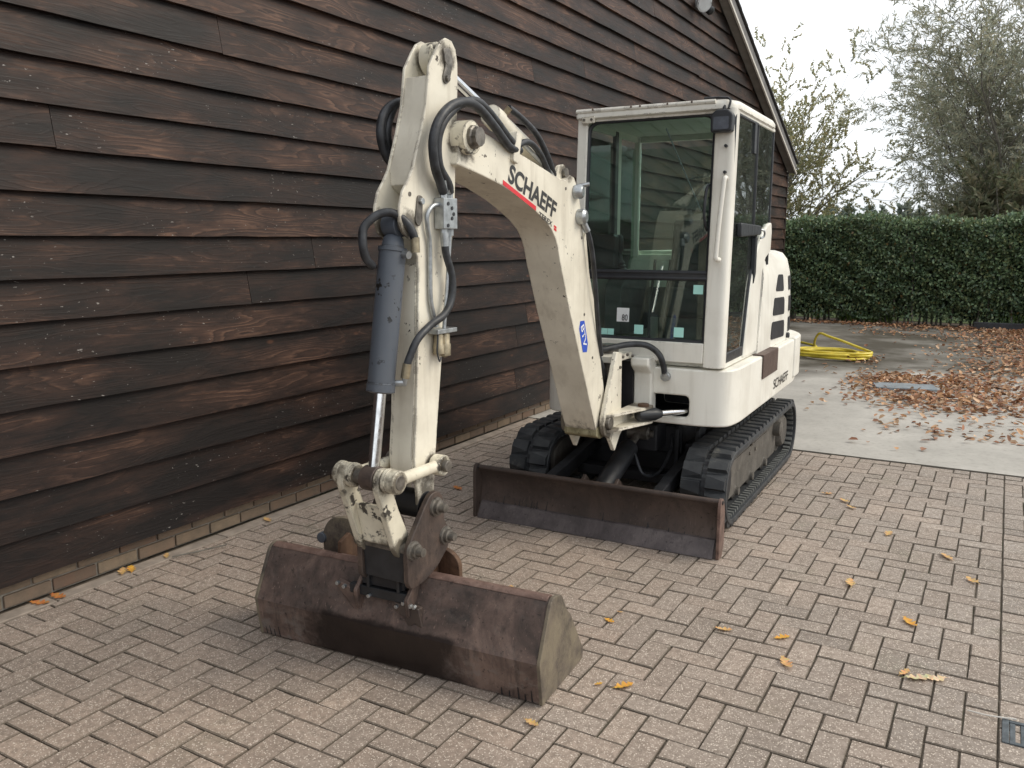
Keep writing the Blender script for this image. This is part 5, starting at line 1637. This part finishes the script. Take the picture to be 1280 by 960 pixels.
# floor and back wall of the shell (opening faces the machine)
MB().prism([(0.05, 0.004), (0.40, 0.004), (0.40, 0.016), (0.05, 0.016)], 'x', -BWK + 0.008, BWK - 0.008).build('floor_plate', 'rust_bucket', bucket, KF, bevel=0.002)
MB().prism([(0.142, 0.332), (0.150, 0.335), (0.20, 0.315), (0.27, 0.24), (0.265, 0.235), (0.197, 0.306)], 'x', -BWK + 0.008, BWK - 0.008).build('back_plate', 'rust_edge', bucket, KF, bevel=0.002)
side_p = round_poly([(0.028, 0.001), (0.003, 0.160), (0.092, 0.340), (0.118, 0.356), (0.190, 0.338), (0.235, 0.262), (0.27, 0.235), (0.345, 0.125), (0.405, 0.035), (0.395, 0.001)], [0.003, 0.01, 0.02, 0.015, 0.02, 0.03, 0.03, 0.03, 0.02, 0.01], 4)
for sgn in (-1, 1):
    MB().prism(side_p, 'x', sgn * BWK - 0.008, sgn * BWK + 0.006).build('side_plate', 'bucket_side', bucket, KF, bevel=0.003)
# notched wear marks at both ends of the lower edge
for u in [-0.585, -0.565, -0.545, -0.52] + [0.46, 0.49, 0.525, 0.55, 0.575]:
    hgt = rb.uniform(0.025, 0.05)
    MB().add([(u, 0.0280, 0.006), (u + 0.006, 0.0280, 0.006), (u + 0.005, 0.0280 - hgt * 0.25, 0.006 + hgt), (u + 0.002, 0.0280 - hgt * 0.25, 0.006 + hgt)], [(0, 1, 2, 3)]).build('wear_notch', 'frame_black', bucket, KF, smooth=False)
# coupler claws on the bucket front
for u0_ in (-0.135, 0.085):
    MB().prism(round_poly([(0.0, 0.285), (0.085, 0.36), (0.13, 0.355), (0.085, 0.24), (0.04, 0.195), (0.015, 0.215)], 0.008), 'x', u0_, u0_ + 0.016).build('claw_plate', 'rust_bucket', bucket, KF, bevel=0.003)
MB().prism([(0.020, 0.262), (0.020, 0.300), (0.046, 0.300), (0.046, 0.262)], 'x', -0.165, 0.10).build('clamp_bar', 'black_paint', bucket, KF, bevel=0.004)
MB().box(-0.115, 0.07, 0.030, 0.05, 0.305, 0.355).build('clamp_window', 'frame_black', bucket, KF, bevel=0.002)
for u0_ in (-0.085, 0.045):
    MB().box(u0_, u0_ + 0.012, 0.016, 0.05, 0.30, 0.352).build('clamp_post', 'black_paint', bucket, KF, bevel=0.002)
MB().prism([(-0.225, 0.298), (-0.125, 0.270), (-0.118, 0.205), (-0.150, 0.20), (-0.225, 0.275)], 'y', 0.022, 0.05).build('claw', 'rust_bucket', bucket, KF, bevel=0.004)
MB().prism([(0.03, 0.262), (0.135, 0.255), (0.150, 0.185), (0.115, 0.195), (0.095, 0.165), (0.075, 0.21), (0.03, 0.235)], 'y', 0.018, 0.048).build('claw', 'coupler', bucket, KF, bevel=0.004)
for u, z in ((-0.215, 0.292), (-0.185, 0.284), (-0.075, 0.268), (0.045, 0.250), (0.075, 0.268), (0.105, 0.262), (0.12, 0.262)):
    MB().cyl((u, 0.022, z), (u, 0.008, z), 0.008, n=6).build('bolt', 'zinc', bucket, KF, bevel=0.001, ang=20)
# rounded rusty ears behind the shell
def ear(pts, u0_, u1_, mt):
    MB().prism(round_poly(pts, 0.04, 5), 'y', u0_, u1_).build('ear_plate', mt, bucket, KF, bevel=0.004)
ear([(-0.49, 0.20), (-0.50, 0.36), (-0.46, 0.425), (-0.38, 0.44), (-0.31, 0.42), (-0.30, 0.20)], 0.285, 0.31, 'bucket_side')
MB().cyl((-0.50, 0.275, 0.335), (-0.50, 0.31, 0.335), 0.022).build('ear_pin', 'cylpaint', bucket, KF, bevel=0.003)
ear([(0.00, 0.15), (0.02, 0.38), (0.10, 0.40), (0.165, 0.36), (0.17, 0.20), (0.15, 0.15)], 0.26, 0.285, 'rust_ear')
for u0_ in (-0.30, -0.12, 0.06):
    MB().prism([(0.12, 0.20), (0.13, 0.40), (0.19, 0.42), (0.26, 0.33), (0.26, 0.20)], 'x', u0_, u0_ + 0.016).build('ear_bracket', 'rust_ear', bucket, KF, bevel=0.003)

# ================================================================== SMALL THINGS ON THE GROUND
# yellow garden hose, coiled loosely
hr = random.Random(4)
pts = []
for i in range(0, 5 * 14 + 1):
    a = 2 * math.pi * i / 14
    rr_ = 0.42 + 0.05 * math.sin(i * 0.63) + 0.035 * hr.uniform(-1, 1)
    pts.append((rr_ * math.cos(a) + 0.05 * math.sin(i * 0.21), rr_ * 0.72 * math.sin(a), 0.016 + 0.0011 * i + 0.006 * hr.random()))
pts += [(0.30, 0.22, 0.13), (0.08, 0.26, 0.20), (-0.10, 0.34, 0.24), (-0.24, 0.42, 0.27), (-0.31, 0.50, 0.18), (-0.34, 0.60, 0.06), (-0.36, 0.75, 0.016), (-0.42, 1.1, 0.014), (-0.75, 1.5, 0.014)]
HFm = Matrix.Translation((-1.93, 11.75, 0.004))
hose = MB().tube(catmull(pts, 4), 0.0165, 8).build('garden_hose', 'yellowhose', None, HFm)
tag(hose, 'yellow garden hose in a loose coil on the concrete behind the excavator', 'hose')

# grey cover plate in the leaves
cpl = MB().prism(round_poly([(-0.30, -0.16), (0.30, -0.16), (0.30, 0.16), (-0.30, 0.16)], 0.02), 'z', 0.0, 0.03)
tag(cpl.build('cover_plate', 'greyplate', None, Matrix.Translation((-0.83, 9.62, 0.008)) @ Matrix.Rotation(R(14), 4, 'Z'), bevel=0.006), 'flat blue-grey plate lying among brown leaves on the concrete', 'plate')

# yard gully at the edge of the paving
GF = Matrix.Translation((0.215, 2.92, 0.0))
gul = tag(empty('drain_gully', GF), 'small grey iron drain grate set into the brick paving', 'drain')
g = MB()
for a0, a1, b0, b1 in ((-0.105, -0.085, -0.075, 0.075), (0.085, 0.105, -0.075, 0.075), (-0.085, 0.085, -0.075, -0.060), (-0.085, 0.085, 0.060, 0.075)):
    g.box(a0, a1, b0, b1, -0.02, 0.006)
g.build('frame', 'iron', gul, GF, bevel=0.002)
for i in range(6):
    x = -0.075 + i * 0.030
    MB().box(x - 0.008, x + 0.008, -0.0595, 0.0595, -0.02, 0.003).build('bar', 'iron', gul, GF, bevel=0.002)
MB().box(-0.0845, 0.0845, -0.0595, 0.0595, -0.012, -0.009).build('sump', 'frame_black', gul, GF)

# dark sleeper at the foot of the hedge
tag(MB().prism(round_poly([(-1.15, -0.07), (1.9, -0.07), (1.9, 0.07), (-1.15, 0.07)], 0.01), 'z', -0.02, 0.13).build('timber_sleeper', 'sleeper', None, Matrix.Translation((0.72, 16.86, 0)) @ Matrix.Rotation(R(3), 4, 'Z'), bevel=0.008), 'dark timber edging beam at the foot of the hedge', 'beam')

# ---- fallen oak leaves on the paving
def oak_leaf(seed, size):
    r_ = random.Random(seed)
    n = 11
    L, Rr = [], []
    for i in range(n):
        t = i / (n - 1)
        env = math.sin(math.pi * min(1, t * 0.92 + 0.06)) ** 0.8
        lobe = 0.62 + 0.38 * math.cos(t * math.pi * 7 + 0.6)
        wd = 0.30 * env * lobe + 0.015
        L.append((t, wd * r_.uniform(0.85, 1.15)))
        Rr.append((t, -wd * r_.uniform(0.85, 1.15)))
    curl, cup = r_.uniform(0.05, 0.22), r_.uniform(0.2, 0.6)
    def Z(t, w):
        return 0.03 + curl * (t - 0.5) ** 2 * 1.6 + cup * w * w * 2 + 0.02 * math.sin(t * 9 + w * 8)
    vs, fs = [], []
    for i in range(n):
        t = i / (n - 1)
        vs += [(t - 0.5, L[i][1], Z(t, L[i][1])), (t - 0.5, 0, Z(t, 0)), (t - 0.5, Rr[i][1], Z(t, Rr[i][1]))]
    for i in range(n - 1):
        a = i * 3
        fs += [(a, a + 3, a + 4, a + 1), (a + 1, a + 4, a + 5, a + 2)]
    b = len(vs)
    vs += [(-0.5, 0.012, Z(0, 0)), (-0.5, -0.012, Z(0, 0)), (-0.70, 0.03, 0.05), (-0.70, 0.012, 0.05)]
    fs.append((b, b + 1, b + 3, b + 2))
    return MB().add([(x * size, y * size, z * size) for x, y, z in vs], fs)

ORANGE, TAN, PALE, RUST = (0.66, 0.34, 0.05), (0.60, 0.37, 0.15), (0.68, 0.54, 0.33), (0.50, 0.19, 0.05)
GRP = 'dry oak leaves scattered over the brick paving'
GEN = 'dry yellow-brown oak leaf lying on the open brick paving'
leaves = [  # x, y, size, colour, label, group
    (-1.039, 2.557, 0.075, ORANGE, 'curled bright orange leaf on the paving beside the muddy end of the bucket', None),
    (-1.123, 2.526, 0.034, ORANGE, 'tiny orange leaf fragment close to the muddy end of the bucket', None),
    (-1.292, 3.006, 0.05, ORANGE, 'small yellow leaf on the paving between bucket end and dozer blade', None),
    (-1.287, 3.104, 0.03, TAN, 'very small tan leaf scrap beside the small yellow leaf past the bucket end', None),
    (-0.145, 3.142, 0.10, PALE, 'largest pale cream oak leaf in a cluster of three on the paving', None),
    (-0.198, 3.155, 0.06, TAN, 'small tan leaf tucked against the large pale oak leaf', None),
    (-0.095, 3.165, 0.07, PALE, 'pale pointed leaf overlapping the large pale oak leaf', None),
    (-2.882, 4.247, 0.09, RUST, 'rust-orange leaf on the paving between barn wall and dozer blade', None),
    (-1.801, 3.08, 0.06, TAN, 'tan leaf on the paving just behind the bucket', None),
    (-1.208, 2.194, 0.055, TAN, 'tan leaf on the paving in front of the bucket corner', None),
]
gen_xy = [(-0.582, 3.007), (-0.862, 3.165), (-0.643, 3.213), (-0.497, 3.915), (-0.222, 3.606), (-0.843, 5.302), (-0.725, 5.203), (-0.672, 5.092), (-0.427, 4.717), (-0.139, 4.499), (-0.018, 4.227)]
for (x, y) in gen_xy:
    leaves.append((x, y, hr.uniform(0.065, 0.09), hr.choice((ORANGE, TAN, TAN)), GEN, GRP))
WALLG, WALLL = 'leaves blown against the barn plinth', 'dry leaf caught in the gutter strip at the foot of the barn wall'
for (x, y) in ((-3.485, 1.92), (-3.49, 2.32), (-3.48, 2.36), (-3.485, 2.56), (-3.48, 2.0), (-3.46, 3.2)):
    leaves.append((x, y, hr.uniform(0.06, 0.09), hr.choice((RUST, TAN, ORANGE)), WALLL, WALLG))
for i, (x, y, s, col, lab, grp) in enumerate(leaves):
    mb = oak_leaf(100 + i, s)
    me = mb.mesh('fallen_leaf')
    k = hr.uniform(0.85, 1.12)
    tone_attr(me, [tuple(min(1, c * k * hr.uniform(0.85, 1.15)) for c in col) for _ in me.polygons])
    F = Matrix.Translation((x, y, 0.003)) @ Matrix.Rotation(hr.uniform(0, 6.28), 4, 'Z') @ Matrix.Rotation(hr.uniform(-0.12, 0.12), 4, 'X')
    tag(link('fallen_leaf', me, 'dead_leaf', None, F, ang=60), lab, 'leaf', grp)
# twig at the plinth
tag(MB().tube(catmull([(-3.43, 2.55, 0.012), (-3.36, 2.66, 0.02), (-3.33, 2.80, 0.013)], 4), 0.004, 6).build('twig', 'bark'), 'thin brown twig on the paving at the foot of the barn wall', 'twig')
tag(MB().tube(catmull([(0.01, 2.985, 0.008), (0.07, 2.982, 0.009), (0.15, 2.996, 0.012)], 4), 0.0025, 6).build('straw', 'verge_white'), 'thin pale straw lying beside the drain grate', 'straw')

# ---- leaf litter on the yard: far too many to count
rg = np.random.default_rng(31)
P = []
def scatter(n, fx, fy):
    P.append(np.stack([fx(n), fy(n)], 1))
scatter(330, lambda n: rg.normal(-0.95, 0.26, n), lambda n: rg.normal(10.2, 0.22, n))
scatter(210, lambda n: rg.normal(-1.15, 0.12, n), lambda n: rg.normal(9.85, 0.35, n))
scatter(520, lambda n: rg.normal(-0.55, 0.38, n), lambda n: rg.normal(9.05, 0.36, n))
scatter(420, lambda n: rg.normal(-0.30, 0.22, n), lambda n: rg.normal(10.1, 0.45, n))
scatter(4300, lambda n: 0.45 + np.abs(rg.normal(0, 1.25, n)) * rg.choice([-0.42, 1.5], n), lambda n: 16.6 - 8.2 * rg.random(n) ** 1.15)
scatter(2600, lambda n: rg.uniform(-5, 6, n), lambda n: 16.85 - np.abs(rg.normal(0, 0.22, n)))
scatter(900, lambda n: rg.uniform(-2.2, 4, n), lambda n: rg.uniform(14.8, 16.7, n))
scatter(1100, lambda n: rg.uniform(-0.9, 5, n), lambda n: rg.uniform(7.2, 9.5, n))
scatter(150, lambda n: rg.uniform(-3.4, 3, n), lambda n: rg.uniform(6.5, 14.0, n))
scatter(70, lambda n: rg.normal(-1.5, 0.12, n), lambda n: rg.normal(11.6, 0.2, n))
P = np.concatenate(P)
keep = ~((np.abs(P[:, 0] + 0.83) < 0.30) & (np.abs(P[:, 1] - 9.62) < 0.165) & (rg.random(len(P)) < 0.97)) & (P[:, 1] > 6.42)
P = P[keep]
n = len(P)
pos = np.concatenate([P, 0.010 + np.abs(rg.normal(0, 0.012, (n, 1)))], 1)
drc = np.concatenate([rg.normal(0, 1, (n, 2)), rg.normal(0.12, 0.22, (n, 1))], 1)
cols = pick_cols(rg, n, [(0.36, 0.185, 0.095), (0.45, 0.27, 0.15), (0.29, 0.13, 0.07), (0.52, 0.35, 0.22), (0.24, 0.12, 0.07), (0.42, 0.23, 0.11)], 0.3)
# flat-lying leaves: force the blade roughly horizontal
d = drc / np.linalg.norm(drc, axis=1, keepdims=True)
sv = np.cross(d, np.tile([0, 0, 1.0], (n, 1)) + rg.normal(0, 0.28, (n, 3)))
sv /= np.linalg.norm(sv, axis=1, keepdims=True)
L = rg.uniform(0.03, 0.085, n)[:, None]
W = rg.uniform(0.012, 0.026, n)[:, None]
up_ = np.cross(sv, d)
up_ *= np.sign(up_[:, 2:3])
V = np.stack([pos, pos + d * L * .3 + sv * W + up_ * W * .5, pos + d * L * .75 + sv * W * .8 + up_ * W * .4, pos + d * L, pos + d * L * .75 - sv * W * .8 + up_ * W * .4, pos + d * L * .3 - sv * W + up_ * W * .5], 1).reshape(-1, 3)
V[:, 2] = np.maximum(V[:, 2], 0.009)
me = bpy.data.meshes.new('leaf_litter')
me.vertices.add(6 * n)
me.vertices.foreach_set('co', V.astype(np.float32).ravel())
idx = (np.arange(n)[:, None] * 6)
quads = np.concatenate([idx + np.array([0, 1, 2, 3]), idx + np.array([0, 3, 4, 5])], 1).reshape(-1)
me.loops.add(len(quads))
me.loops.foreach_set('vertex_index', quads.astype(np.int32))
me.polygons.add(2 * n)
me.polygons.foreach_set('loop_start', np.arange(0, 8 * n, 4, dtype=np.int32))
me.update(calc_edges=True)
tone_attr(me, np.repeat(cols, 2, 0))
tag(link('leaf_litter', me, 'dead_leaf', smooth=False), 'carpet of brown fallen leaves over the concrete yard and along the hedge', 'leaves', kind='stuff')
